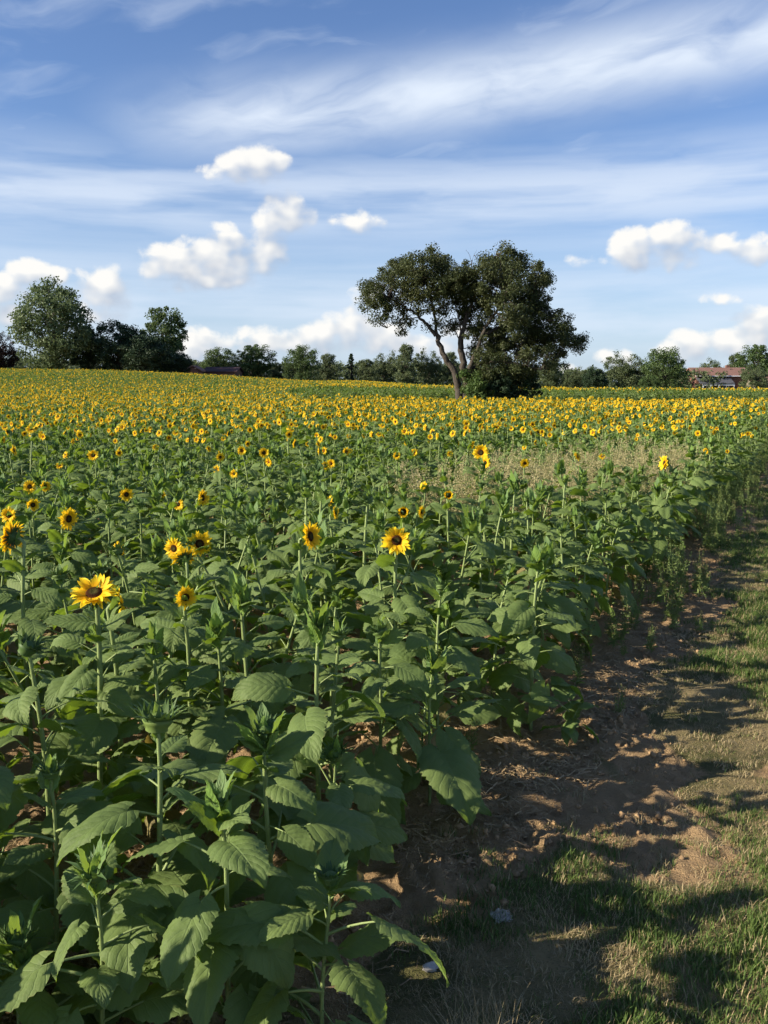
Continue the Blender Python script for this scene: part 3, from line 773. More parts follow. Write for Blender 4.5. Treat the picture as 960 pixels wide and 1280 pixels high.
k = (weed_patch(wx, wy) < 1.05) & (wr.random(n) < .22); wx, wy = wx[k], wy[k]
wi = wr.integers(0, 4, len(wx)); ws = wr.uniform(.75, 1.15, len(wx))
scatter('tall_weeds', np.stack([wx, wy, height(wx, wy)], -1), wp, wi, np.stack([0*wx, 0*wx, wr.random(len(wx))*6.28], -1), ws, 'pale seeding tall weeds filling a gap in the rows', 'tall weeds')
n = 1500; fy = wr.uniform(3.5, 45, n); fx = edge_x(fy)+wr.normal(size=n)*.22+.12
big = (fy > 8.5+wr.normal(size=n)*1.5) & (wr.random(n) < .8)
k = wr.random(n) < np.interp(fy, [3.5, 6, 10, 45], [.08, .18, .32, .4]); fx, fy, big = fx[k], fy[k], big[k]
scatter('edge_weeds', np.stack([fx, fy, height(fx, fy)], -1), wp, np.where(big, wr.integers(4, 7, len(fx)), wr.integers(7, 9, len(fx))), np.stack([0*fx, 0*fx, wr.random(len(fx))*6.28], -1), wr.uniform(.4, .95, len(fx)), 'fringe of green and withered weeds between the sunflowers and the path', 'weeds')

# ------------------------------------------------------------------ trees
def tree_mats(n, c1, c2, tr=.18):
    m, nt, p = newmat(n); uv = sep(nt, nt.nodes.new('ShaderNodeUVMap').outputs[0])
    big = noise(nt, tc(nt), .55, 3)
    nt.links.new(mixc(nt, uv[0]*.4+(big-.5)*1.6+.25, c1, c2), p.inputs['Base Color']); p.inputs['Roughness'].default_value = .6
    p.inputs['Specular IOR Level'].default_value = .25
    translucent(nt, p, tuple(min(1, v*1.9) for v in c2), tr); return m
M['t_olive'] = tree_mats('leaf_olive', (.030, .046, .014), (.066, .076, .025))
M['t_green'] = tree_mats('leaf_green', (.036, .068, .02), (.09, .13, .04))
M['t_grey'] = tree_mats('leaf_greygreen', (.05, .080, .030), (.115, .155, .065))
M['t_pine'] = tree_mats('needle_green', (.014, .032, .014), (.035, .062, .026), .06)
M['t_mid_haze'] = tree_mats('leaf_mid', (.05, .075, .03), (.11, .135, .06))  # mid green, lightened in the colour to stand in for distance haze
M['t_red'] = tree_mats('leaf_maroon', (.020, .012, .010), (.036, .020, .016))
M['t_bright'] = tree_mats('leaf_vine', (.040, .078, .018), (.095, .14, .035), .2)
m, nt, p = newmat('bark'); M['bark'] = m
ps = geopos(nt); sx, sy, sz = sep(nt, ps); nn = noise(nt, comb(nt, sx*5, sy*5, sz*1.2), 2.5, 5)
nt.links.new(mixc(nt, nn, (.024, .019, .014), (.085, .070, .054)), p.inputs['Base Color']); p.inputs['Roughness'].default_value = .9; bump(nt, p, nn, .9, .08)

def foliage(r, cen, rad, per, size, acc, flat=.8, mi=0):
    """leaf-sized faces gathered in clumps; cen (n,3), rad (n,)"""
    n = len(cen); k = np.repeat(np.arange(n), per)
    o = r.normal(size=(len(k), 3)); o /= np.linalg.norm(o, axis=1)[:, None]; o *= (r.random(len(k))**.45)[:, None]
    c = cen[k]+o*rad[k][:, None]*[1, 1, flat]
    nrm = o*.8+r.normal(size=o.shape)*.6+[0, 0, .3]; nrm /= np.linalg.norm(nrm, axis=1)[:, None]
    u = np.cross(nrm, r.normal(size=o.shape)); u /= np.linalg.norm(u, axis=1)[:, None]; v = np.cross(nrm, u)
    s = size*r.uniform(.6, 1.35, len(k))[:, None]
    V = np.stack([c-u*s*.62, c+v*s*.36-u*s*.05, c+u*s*.62, c-v*s*.36-u*s*.05], 1).reshape(-1, 3)
    Q = np.arange(len(k)*4).reshape(-1, 4)
    cv = np.repeat(r.random(n)[k]*.5+r.random(len(k))*.5, 4)
    acc.add(V, Q, uv=np.stack([cv, cv], -1), mi=mi)

def make_tree(label_mat, seed, kind, Hn=10., Wn=8., nclump=150, per=90, size=.24):
    """unit tree: returns trunk mesh, crown mesh"""
    r = np.random.default_rng(seed); a = Acc(); tr = Acc()
    cen = []
    lob = r.normal(size=(11, 3)); lob /= np.linalg.norm(lob, axis=1)[:, None]; la = r.uniform(-.28, .28, 11)
    while len(cen) < nclump:
        d = r.normal(size=3); d /= np.linalg.norm(d); q = r.random()**.30
        lobes = 1+(la*np.exp(-((lob-d)**2).sum(1)/.25)).sum()
        if kind == 'round':
            c = np.array([d[0]*Wn/2*.86, d[1]*Wn/2*.86, Hn*.50+d[2]*Hn*.44])*[lobes*q, lobes*q, 1]; c[2] = Hn*.50+(c[2]-Hn*.50)*q*lobes
            if c[2] < Hn*.04: continue
        elif kind == 'pine':
            h = r.random()**.8; w = (1-h)**.75*.5+.08*math.sin(h*23+seed)*(1-h)
            th = r.random()*6.28; c = np.array([math.cos(th)*Wn*w*q, math.sin(th)*Wn*w*q, Hn*(.06+.90*h)])
        elif kind == 'loose':
            h = r.random(); w = (math.sin(math.pi*min(1, .15+h*.8))**.8)*.42*lobes*(.75+.35*math.sin(h*19+seed))
            th = r.random()*6.28; c = np.array([math.cos(th)*Wn*w*q, math.sin(th)*Wn*w*q, Hn*(.10+.86*h)])
        cen.append(c)
    cen = np.array(cen); rad = r.uniform(.5, 1.35, len(cen))*Wn*.10
    if kind == 'pine': rad *= .8
    foliage(r, cen, rad, per, size, a, .55 if kind == 'pine' else .8)
    top = Hn*(.9 if kind == 'pine' else .7)
    t = np.linspace(0, 1, 8); tp_ = np.stack([.15*np.sin(t*3+seed), .15*np.cos(t*2.3+seed)-.15, -.3+t*top], -1)
    V, Q, uv = tube(tp_, np.linspace(.34, .05, 8), 9); tr.add(V, Q, uv=uv)
    for k in r.choice(len(cen), min(len(cen), 46), replace=False):
        e = cen[k]; f = np.clip((e[2]/top)*.6, .1, .9); s0 = np.array([np.interp(f, t, tp_[:, i]) for i in range(3)])
        mid = (s0+e)/2+[0, 0, -.05*Hn*.3]; V, Q, uv = tube([s0, mid, e], [.08, .05, .015], 5); tr.add(V, Q, uv=uv)
    return tr.build('trunk', [M['bark']]), a.build('crown', [label_mat])
TR = {
 'grey': make_tree(M['t_grey'], 1, 'round', 10, 9, 230, 95, .21),
 'green': make_tree(M['t_green'], 2, 'round', 10, 10, 190, 90, .24),
 'green2': make_tree(M['t_green'], 8, 'round', 10, 8, 170, 90, .24),
 'mid': make_tree(M['t_mid_haze'], 3, 'loose', 10, 8, 150, 80, .24),
 'mid2': make_tree(M['t_mid_haze'], 13, 'round', 10, 9, 150, 85, .24),
 'pine': make_tree(M['t_pine'], 4, 'pine', 10, 8, 210, 90, .20),
 'pine2': make_tree(M['t_pine'], 5, 'round', 10, 8.5, 210, 95, .22),
 'slim': make_tree(M['t_pine'], 6, 'pine', 10, 4.5, 120, 80, .20),
 'red': make_tree(M['t_red'], 7, 'round', 10, 9, 160, 90, .24),
}
WN = dict(grey=9, green=10, green2=8, mid=8, mid2=9, pine=8, pine2=8.5, slim=4.5, red=9)
# (x px, top y px, width px, kind, depth, name, label)
BG = [
 (-2, 410, 46, 'red', 150, 'dark maroon-leaved tree cut off by the left edge of the photo'),
 (62, 346, 108, 'grey', 148, 'large rounded pale grey-green tree, the tallest at the left'),
 (108, 404, 44, 'pine2', 152, 'dark evergreen squeezed against the right side of the large pale tree'),
 (146, 396, 76, 'pine2', 150, 'dark evergreen between the large pale tree and the leafy tree behind the evergreens'),
 (180, 415, 74, 'pine2', 146, 'very dark broad evergreen in front of the tall leafy tree at left'),
 (203, 382, 66, 'green2', 156, 'tall leafy green tree rising behind the dark evergreens at left'),
 (226, 438, 34, 'pine2', 150, 'low dark bush-like tree at the right end of the left evergreens'),
 (274, 434, 50, 'green', 165, 'round-topped green tree behind the dark red roof, left one of two'),
 (314, 430, 58, 'green2', 163, 'tree with the highest top between the left evergreens and the lone field tree'),
 (346, 453, 32, 'mid', 168, 'low scrubby tree right of the tree pair by the dark red roof'),
 (377, 431, 50, 'green', 160, 'dense dark green rounded tree standing apart left of the line behind the field tree'),
 (410, 442, 38, 'mid', 170, 'loose mid-green tree just right of the dense dark rounded one'),
 (439, 441, 20, 'slim', 172, 'slim pointed conifer in the far tree line'),
 (458, 449, 36, 'mid', 170, 'low tree between the slim pointed conifer and the line behind the field tree'),
 (482, 439, 40, 'mid2', 175, 'far rounded tree below the left tip of the big field tree'),
 (508, 430, 40, 'mid', 168, 'far tall loose tree under the left crown of the big field tree'),
 (536, 436, 38, 'mid2', 172, 'far tree seen behind the leaning left limb of the big field tree'),
 (563, 440, 38, 'mid', 170, 'far tree showing between the two trunks of the big field tree'),
 (600, 450, 44, 'mid2', 175, 'far tree mostly hidden behind the ivy-covered trunk'),
 (645, 452, 42, 'mid', 175, 'far tree mostly hidden behind the low dark right branches'),
 (688, 451, 44, 'mid', 170, 'far tree right under the lowest right branches of the field tree'),
 (716, 459, 34, 'mid2', 168, 'low far tree just right of the field tree crown'),
 (743, 457, 38, 'pine2', 165, 'low dark green tree midway between the field tree and the round tree'),
 (785, 440, 54, 'mid2', 168, 'broad loose tree left of the dense round tree near the house'),
 (831, 434, 64, 'green', 160, 'dense dark round tree just left of the brick house'),
 (812, 470, 30, 'green2', 155, 'small tree in front of the left side of the dense round tree'),
 (893, 448, 34, 'mid2', 235, 'small tree behind the ridge of the brick house'),
 (922, 442, 40, 'mid', 235, 'tree behind the right end of the brick house'),
 (950, 430, 52, 'green2', 228, 'tall dark tree behind the low wing at the right edge'),
 (985, 428, 60, 'green', 228, 'tall tree mostly outside the right edge of the photo'),
 (946, 456, 36, 'mid2', 176, 'bushy tree hiding the right end of the brick house'),
 (-190, 425, 90, 'green', 158, 'rounded green tree well outside the left edge of the photo'),
 (-330, 420, 100, 'mid2', 158, 'far rounded tree a long way outside the left edge of the photo'),
 (-60, 400, 90, 'pine2', 150, 'broad evergreen outside the left edge of the photo'),
 (1050, 430, 80, 'green', 220, 'broad green tree outside the right edge of the photo'),
]
for i, (px_, ty, w, kd, dep, lab) in enumerate(BG):
    topq = at_dist(px_, ty, dep); gz = float(ground_z(topq[0], topq[1]))-.2
    hh = (topq[2]-gz)/9.9; ww = (w/F*dep)/WN[kd]*1.02
    o = bpy.data.objects.new('tree', None); C.objects.link(o); o.location = (topq[0], topq[1], gz)
    o.scale = (ww, ww, hh); o.rotation_euler.z = (i*1.7) % 6.28
    link('trunk', TR[kd][0], o); link('crown', TR[kd][1], o)
    tag(o, lab, 'tree', 'trees beyond the field')
# far hedge and scrub line that closes the horizon
r = np.random.default_rng(31); hc = []; 
for px_ in np.arange(-420, 1160, 1.4):
    dep = r.uniform(188, 215); tyy = np.interp(px_, [-100, 230, 300, 480, 700, 1100], [450, 454, 462, 458, 466, 470])+r.normal()*2.2
    qq = at_dist(px_, tyy, dep); gz = float(ground_z(qq[0], qq[1])); n_ = max(2, int((qq[2]-gz)/1.0))
    for z in np.linspace(gz+.3, max(qq[2], gz+1), n_): hc.append((qq[0]+r.normal()*.6, dep+r.normal()*1.2, z))
a = Acc(); hc = np.array(hc); foliage(r, hc, r.uniform(.7, 1.3, len(hc)), 42, .42, a)
o = link('far_woods', a.build('far_woods', [M['t_mid_haze']])); tag(o, 'low unbroken line of far woods and scrub behind the single trees', 'woods', kind='stuff')

# the big double-crowned tree in the field
D = 50.
def W_(px_, py_, dy=0.): return at_dist(px_, py_, D+dy)
root = bpy.data.objects.new('field_tree', None); C.objects.link(root)
b0 = W_(577, 498); gz = float(ground_z(b0[0], b0[1])); root.location = (b0[0], b0[1], gz)
rt = np.array([b0[0], b0[1], gz]); r = np.random.default_rng(77)
tr = Acc(); limbs = []
def limb(pts_, r0, r1, sides=8):
    Pp = np.array([W_(*q) for q in pts_])-rt
    t = np.linspace(0, 1, len(Pp)); tt = np.linspace(0, 1, len(Pp)*4)
    Ps = np.stack([np.interp(tt, t, Pp[:, i]) for i in range(3)], -1)
    for _ in range(2): Ps[1:-1] = (Ps[:-2]+Ps[1:-1]*2+Ps[2:])/4
    Ps[1:-1] += r.normal(size=Ps[1:-1].shape)*.035*min(1, r0*5)
    V, Q, uv = tube(Ps, np.linspace(r0, r1, len(Ps))*.68, sides); tr.add(V, Q, uv=uv); limbs.append(Ps)
limb([(575, 512), (574, 490), (571, 470), (560, 452), (551, 436), (545, 418)], .33, .17)
limb([(545, 420), (534, 406), (524, 396), (508, 384), (488, 374)], .16, .05)
limb([(547, 424), (545, 404), (541, 384), (536, 364), (528, 345)], .14, .04)
limb([(538, 376), (548, 362), (556, 345), (553, 330)], .07, .03)
limb([(541, 392), (560, 380), (566, 362)], .06, .025)
limb([(524, 397), (512, 398), (496, 402), (484, 410)], .05, .015)
limb([(583, 512), (583, 488), (580, 464), (577, 442), (577, 420), (582, 400), (590, 380), (600, 355)], .38, .09)
limb([(579, 436), (572, 420), (566, 408), (560, 402)], .06, .02)
limb([(577, 424), (575, 402), (570, 385), (566, 360)], .09, .03)
limb([(586, 470, -.6), (592, 448, -.8), (600, 428, -1), (606, 410, -1.2), (622, 388, -1.4), (632, 365, -1.5)], .22, .07)
limb([(603, 420, -1), (618, 412, -1), (632, 404, -.8), (650, 392, -.5), (668, 384, 0)], .13, .04)
limb([(590, 462, .6), (612, 446, 1.2), (636, 436, 1.6), (662, 428, 1.8), (700, 418, 1.6)], .18, .05)
limb([(596, 455, -.4), (620, 452, -1.2), (648, 455, -1.8), (676, 462, -2)], .12, .03)
limb([(600, 355), (612, 335), (620, 318)], .07, .02)
limb([(589, 352), (590, 330), (587, 318), (582, 312)], .028, .008, 5)
limb([(589, 330), (592, 320), (596, 312)], .015, .006, 5)
# (x, y, r px, depth offset, density, kind)
BL = [(478, 366, 26, 0, 1, 0), (460, 374, 13, .3, .7, 0), (500, 348, 28, .8, 1, 0), (522, 342, 26, -.8, 1, 0), (548, 338, 27, .5, 1, 0), (545, 322, 10, 0, .8, 0), (532, 368, 28, -.6, .9, 0), (560, 366, 20, .8, .9, 0),
      (505, 378, 24, 1.0, .8, 0), (484, 392, 17, -.5, .45, 0), (505, 404, 16, .2, .28, 0), (560, 352, 22, -1.0, 1, 0), (552, 394, 14, .3, .3, 0), (566, 410, 10, .5, .4, 0), (497, 334, 10, 0, .7, 0), (572, 352, 12, 0, .7, 0), (545, 408, 10, 0, .18, 0),
      (600, 346, 26, -.6, 1, 0), (622, 332, 24, .3, 1, 0), (630, 318, 10, 0, .7, 0), (648, 336, 24, 1.0, 1, 0), (668, 348, 22, -.5, .9, 0), (684, 346, 11, 0, .5, 0), (622, 360, 34, -1.6, 1, 0), (652, 366, 32, 1.4, 1, 0), (592, 372, 22, 1.0, .8, 0),
      (672, 376, 22, 0, .9, 0), (640, 388, 34, -1.8, 1, 0), (672, 402, 30, .8, 1, 0), (700, 412, 24, -.8, 1, 0), (716, 424, 14, .5, .8, 0), (722, 430, 8, -.3, .5, 0), (690, 428, 25, 1.4, .9, 0), (655, 420, 32, 1.5, 1, 0), (612, 400, 26, .8, .6, 0), (596, 420, 17, -.5, .45, 0), (580, 385, 16, .5, .5, 0), (618, 420, 22, 1.5, .6, 0), (580, 345, 18, .6, .9, 0), (584, 362, 18, -.4, .8, 0), (596, 392, 18, 1, .6, 0), (602, 440, 18, 1, .7, 0),
      (632, 432, 30, 2.0, .8, 0), (612, 446, 25, -1.0, .75, 0), (648, 450, 28, -1.5, .7, 0), (676, 448, 22, -1.2, .6, 0), (700, 446, 16, .5, .35, 0), (588, 400, 14, 1, .3, 0)]
cr = Acc(); cens = []
for (bx, by, br, dy, den, kd) in BL:
    c = W_(bx, by, dy)-rt; rp = br*D/F
    nc = int(26*den*(br/25)**2)+4
    for q in range(nc):
        d = r.normal(size=3); d /= np.linalg.norm(d); cens.append((c+d*rp*r.random()**.38*[1, 1.35, 1], rp, den))
cc = np.array([q[0] for q in cens]); cd = np.array([q[2] for q in cens])
foliage(r, cc, r.uniform(.22, .62, len(cc)), 135, .09, cr)
for c, rp, den in cens:          # twigs from the nearest limb to the leaf clumps
    best = min(((np.linalg.norm(L_-c, axis=1).min(), i) for i, L_ in enumerate(limbs)), key=lambda q: q[0])
    L_ = limbs[best[1]]; s0 = L_[np.linalg.norm(L_-c, axis=1).argmin()]
    if best[0] < 3.2:
        mid = (s0+c)/2+r.normal(size=3)*.12; V, Q, uv = tube([s0, mid, c+r.normal(size=3)*.1], [.028, .016, .005], 4); tr.add(V, Q, uv=uv)
link('trunk', tr.build('trunk', [M['bark']]), root); link('crown', cr.build('crown', [M['t_olive']]), root)
tag(root, 'big lone tree with forked leaning trunk and two dark crowns standing in the field', 'tree')
# ivy mound on its foot and the dark shrub at its right
def shrub(name, blobs, mat, label, cat, per=80, size=.11):
    c0 = W_(*blobs[0][:2]); gz = float(ground_z(c0[0], D)); o = bpy.data.objects.new(name, None); C.objects.link(o); o.location = (c0[0], D, gz); rt = np.array([c0[0], D, gz])
    a = Acc(); st = Acc(); L_ = []
    for bx, by, br, dy, den in blobs:
        c = W_(bx, by, dy)-rt; rp = br*D/F
        for q in range(int(30*den*(br/25)**2)+6):
            d = r.normal(size=3); d /= np.linalg.norm(d); L_.append(c+d*rp*r.random()**.35)
    L_ = np.array(L_); L_ = L_[L_[:, 2] > .05]; foliage(r, L_, r.uniform(.2, .36, len(L_)), per, size, a)
    for q in L_[::2]:
        V, Q, uv = tube([(q[0]*.15, q[1]*.15, -.1), (q[0]*.5, q[1]*.5, q[2]*.55), q], [.03, .02, .006], 4); st.add(V, Q, uv=uv)
    link('foliage', a.build('foliage', [mat]), o); link('stems', st.build('stem', [M['bark']]), o).name = 'stem'
    tag(o, label, cat)
shrub('ivy', [(594, 478, 13, -.9, 1), (601, 488, 15, -1.1, 1), (584, 470, 8, -.6, 1), (590, 492, 14, -1.0, 1)], M['t_bright'], 'bright green ivy mound covering the foot of the big field tree', 'ivy')
shrub('shrub', [(625, 482, 22, -.3, 1.2), (642, 470, 24, .4, 1.2), (612, 466, 20, .6, 1), (660, 482, 18, .5, 1.2), (636, 492, 20, 0, 1.2), (612, 492, 15, -.5, 1)], M['t_pine'], 'dark dense shrub under the right crown of the field tree', 'shrub')

# ------------------------------------------------------------------ houses
def boxes(acc, x0, x1, y0, y1, z0, z1, mi=0):
    V = [(x, y, z) for z in (z0, z1) for x, y in ((x0, y0), (x1, y0), (x1, y1), (x0, y1))]
    acc.add(V, [(0, 3, 2, 1), (4, 5, 6, 7), (0, 1, 5, 4), (1, 2, 6, 5), (2, 3, 7, 6), (3, 0, 4, 7)], mi=mi)
def pmat(n, c, rough=.8, brick=False, scale=1.):
    m, nt, p = newmat(n)
    if brick:
        b = nt.nodes.new('ShaderNodeTexBrick'); b.inputs['Scale'].default_value = scale; b.inputs['Color1'].default_value = (*c, 1); b.inputs['Color2'].default_value = (*[v*.7 for v in c], 1); b.inputs['Mortar'].default_value = (*[min(1, v*1.25) for v in c], 1)
        x_, y_, z_ = sep(nt, tc(nt)); v = comb(nt, x_+y_, z_, 0.); nt.links.new(v, b.inputs['Vector']); nt.links.new(b.outputs[0], p.inputs['Base Color'])
    else:
        nt.links.new(mixc(nt, noise(nt, tc(nt), 1.5, 6), tuple(v*.8 for v in c), tuple(min(1, v*1.15) for v in c)), p.inputs['Base Color'])
    p.inputs['Roughness'].default_value = rough; return m
M['brick'] = pmat('house_brick', (.17, .085, .060), .9, True, 4.); M['roofb'] = pmat('roof_brown', (.20, .105, .080), .9, True, 2.5)
M['roofg'] = pmat('roof_grey', (.075, .08, .095), .85, True, 2.5); M['white'] = pmat('white_trim', (.72, .73, .76), .6); M['roofr'] = pmat('roof_maroon', (.055, .022, .022), .9, True, 2.5)
M['blue'] = pmat('blue_panel', (.09, .12, .24), .5); M['pale_wall'] = pmat('pale_wall', (.42, .36, .28), .8); M['glass'] = pmat('window_glass', (.02, .025, .035), .15); M['orange'] = pmat('door_wood', (.28, .10, .05), .7)
def gable(acc, x0, x1, y0, y1, ze, zr, th=.18, along='x'):
    if along == 'x':
        ym = (y0+y1)/2
        for ya, yb in ((y0, ym), (y1, ym)):
            V = [(x0, ya, ze), (x1, ya, ze), (x1, yb, zr), (x0, yb, zr)]; V += [(a_, b_, c_+th) for a_, b_, c_ in V]
            acc.add(V, [(0, 3, 2, 1), (4, 5, 6, 7), (0, 1, 5, 4), (1, 2, 6, 5), (2, 3, 7, 6), (3, 0, 4, 7)])
    else:
        xm = (x0+x1)/2
        for xa, xb in ((x0, xm), (x1, xm)):
            V = [(xa, y0, ze), (xa, y1, ze), (xb, y1, zr), (xb, y0, zr)]; V += [(a_, b_, c_+th) for a_, b_, c_ in V]
            acc.add(V, [(0, 3, 2, 1), (4, 5, 6, 7), (0, 1, 5, 4), (1, 2, 6, 5), (2, 3, 7, 6), (3, 0, 4, 7)])
def part(name, root, fn, mat):
    a = Acc(); fn(a); o = link(name, a.build(name, [mat], smooth=False), root); return o
def HQ(px_, py_, dep): q = at_dist(px_, py_, dep); return q[0], q[2]
# brick house with porch
HD = 195.; hx0, zr = HQ(871, 460, HD); hx1, _ = HQ(938, 460, HD); _, ze = HQ(900, 470.5, HD); hg = float(ground_z(hx0, HD))-.3
hr = bpy.data.objects.new('brick_house', None); C.objects.link(hr); hr.location = (hx0, HD, hg); w = hx1-hx0; ez = ze-hg; rz_ = zr-hg
def walls(a):
    boxes(a, 0, w, 0, 8.5, 0, ez-.02)
    a.add([(0, 0, ez-.02), (0, 8.5, ez-.02), (0, 4.25, rz_-.1), (w, 0, ez-.02), (w, 8.5, ez-.02), (w, 4.25, rz_-.1)], None, [(0, 2, 1), (3, 4, 5)])
part('wall', hr, walls, M['brick'])
rf = part('roof', hr, lambda a: gable(a, -.35, w+.35, -.5, 9.0, ez, rz_), M['roofb'])
part('gutter', rf, lambda a: boxes(a, -.35, w+.35, -.62, -.51, ez-.02, ez+.16), M['white'])
pz1 = HQ(880, 472, HD-3)[1]-hg; pz0 = HQ(880, 480, HD-3)[1]-hg; px0 = -.1; px1 = HQ(912, 480, HD)[0]-hx0
def porch(a):
    V = [(px0, -3, pz0), (px1, -3, pz0), (px1, -.02, pz1-.1), (px0, -.02, pz1-.1)]; V += [(q[0], q[1], q[2]+.15) for q in V]
    a.add(V, [(0, 3, 2, 1), (4, 5, 6, 7), (0, 1, 5, 4), (1, 2, 6, 5), (2, 3, 7, 6), (3, 0, 4, 7)])
part('porch_roof', hr, porch, M['roofg'])
part('porch_beam', hr, lambda a: boxes(a, px0+.6, px1, -2.9, -2.72, pz0-.32, pz0-.01), M['white'])
part('porch_floor', hr, lambda a: boxes(a, px0, px1, -3, -.01, 0, .5), M['pale_wall'])
for q in np.linspace(px0+.7, px1-.1, 5): part('post', hr, lambda a, q=q: boxes(a, q-.10, q+.10, -2.9, -2.72, .5, pz0-.325), M['white'])
for q in (1.9, 3.5, 6.6): 
    f = part('window', hr, lambda a, q=q: boxes(a, q-.5, q+.5, -.06, .02, .9, 2.3), M['white']); part('pane', f, lambda a, q=q: boxes(a, q-.4, q+.4, -.075, -.061, 1.0, 2.2), M['glass'])
d_ = part('door', hr, lambda a: boxes(a, 4.6, 5.6, -.07, .02, .5, 2.5), M['blue']); part('handle', d_, lambda a: boxes(a, 5.42, 5.50, -.12, -.071, 1.4, 1.5), M['white'])
part('chimney', hr, lambda a: boxes(a, w*.72, w*.72+.8, 5.2, 6, rz_-1.2, rz_+.7), M['brick'])
tag(hr, 'brick house with brown roof, dark grey porch roof and white posts behind the field', 'house')
def small_house(name, x0p, x1p, rp, ep, dep, depth, wm, rm, label, extra=None, along='x'):
    x0, z1 = HQ(x0p, rp, dep); x1, _ = HQ(x1p, rp, dep); _, z0 = HQ(x0p, ep, dep); g = min(float(ground_z(x0, dep)), z0-2.2)-.3
    o = bpy.data.objects.new(name, None); C.objects.link(o); o.location = (x0, dep, g); w = x1-x0
    def wl(a):
        boxes(a, .3, w-.3, .3, depth-.3, 0, z0-g)
        if along == 'x': a.add([(.3, .3, z0-g), (.3, depth-.3, z0-g), (.3, depth/2, z1-g-.25), (w-.3, .3, z0-g), (w-.3, depth-.3, z0-g), (w-.3, depth/2, z1-g-.25)], None, [(0, 2, 1), (3, 4, 5)])
        else: a.add([(.3, .3, z0-g), (w-.3, .3, z0-g), (w/2, .3, z1-g-.25), (.3, depth-.3, z0-g), (w-.3, depth-.3, z0-g), (w/2, depth-.3, z1-g-.25)], None, [(0, 1, 2), (3, 5, 4)])
    part('wall', o, wl, wm); part('roof', o, lambda a: gable(a, 0, w, 0, depth, z0-g, z1-g-.1, along=along), rm)
    for fx in (.3, .7):
        f = part('window', o, lambda a: boxes(a, w*fx-.5, w*fx+.5, .24, .32, z0-g-1.6, z0-g-.5), M['white']); part('pane', f, lambda a: boxes(a, w*fx-.4, w*fx+.4, .22, .238, z0-g-1.5, z0-g-.6), M['glass'])
    tag(o, label, 'house'); return o
sh = small_house('garage', 857.5, 870.5, 473, 479, 197, 6, M['brick'], M['roofb'], 'small brown-roofed brick outbuilding at the left end of the brick house')
small_house('cottage', 944, 990, 471, 483, 190, 8, M['pale_wall'], M['roofb'], 'low pale-walled house with brown roof at the right edge of the photo')
small_house('bungalow', 252, 296, 458.5, 465.5, 152, 8, M['brick'], M['roofr'], 'low house with dark maroon roof behind the left part of the field')
small_house('shed', 228, 252, 457, 464.5, 149, 5, M['brick'], M['roofb'], 'low shed with reddish gable roof by the left evergreens', along='y')

# ------------------------------------------------------------------ sky
w = bpy.data.worlds.new('World'); bpy.context.scene.world = w; w.use_nodes = True; nt = w.node_tree
bg = nt.nodes['Background']; SUN_AZ, SUN_EL = R(-104), R(25.5)
sk = nt.nodes.new('ShaderNodeTexSky'); sk.sky_type = 'NISHITA'; sk.sun_disc = False; sk.sun_elevation = SUN_EL; sk.sun_rotation = SUN_AZ % (2*math.pi)
sk.air_density = 1.0; sk.dust_density = .6; sk.ozone_density = 2.0
STR = .070; bg.inputs['Strength'].default_value = STR
g = nt.nodes.new('ShaderNodeTexCoord').outputs['Generated']; X, Y, Z = sep(nt, g)
AZ = X._m('ARCTAN2', Y)*57.2958; EL = Z._m('ARCSINE')*57.2958          # degrees
def azel(px_, py_):
    d = ray(px_, py_); d = d/np.linalg.norm(d); return math.degrees(math.atan2(d[0], d[1])), math.degrees(math.asin(d[2]))
PD = F*math.pi/180
CU = [(316, 206, 44, 24, 1), (340, 202, 26, 16, 1), (262, 215, 38, 14, .5), (358, 268, 34, 27, 1), (334, 284, 28, 22, .9), (280, 284, 24, 10, .5), (452, 276, 42, 18, .6),
      (224, 333, 46, 29, 1), (278, 325, 50, 36, 1), (326, 318, 32, 27, .95), (258, 350, 66, 14, .8), (42, 346, 36, 20, 1), (8, 360, 32, 22, 1), (130, 366, 32, 32, .95), (14, 392, 36, 18, .8), (128, 392, 34, 18, .65),
      (248, 432, 38, 24, .95), (322, 430, 54, 24, .95), (392, 424, 48, 24, 1), (436, 412, 36, 28, 1), (482, 426, 36, 24, 1), (458, 366, 32, 18, .5), (565, 430, 70, 26, .8),
      (790, 310, 30, 26, 1), (842, 304, 38, 29, 1), (904, 304, 38, 15, .75), (952, 308, 42, 22, .70), (738, 325, 40, 14, .35), (862, 434, 42, 24, 1), (908, 428, 44, 22, .95), (948, 414, 36, 28, 1), (897, 374, 34, 14, .35), (765, 450, 40, 18, .6), (712, 470, 34, 16, .6)]
nsc = comb(nt, AZ, EL, 0.)
def blobs(az, el):
    D_ = None
    for (cx_, cy_, rx, ry, s) in CU:
        a0, e0 = azel(cx_, cy_)
        dx_ = (az-a0)*(PD/rx/1.04); dy_ = (el-e0)*(PD/ry/1.02)
        d = (dx_*dx_+dy_*dy_)*-1.0+s
        D_ = d if D_ is None else D_._m('SMOOTH_MAX', d, .25)
    return D_.max(-3.0)
def puffs(az, el, det):
    v = comb(nt, az, el*1.15, 3.3)
    n1 = noise(nt, v, .46, det, .60, .2)
    vo = nt.nodes.new('ShaderNodeTexVoronoi'); vo.feature = 'SMOOTH_F1'; vo.inputs['Scale'].default_value = .95; vo.inputs['Smoothness'].default_value = .45; nt.links.new(v, vo.inputs['Vector'])
    return (n1-.5)*2.3-(E(nt, vo.outputs['Distance'])-.5)*.75
B0 = blobs(AZ, EL); c0 = B0+puffs(AZ, EL, 7)+.06
g0 = B0+puffs(AZ, EL, 2); g1 = blobs(AZ-.55, EL+.95)+puffs(AZ-.55, EL+.95, 2)
lit = ((g0.max(-1.0)-g1.max(-1.0))*.60+.30).clamp()
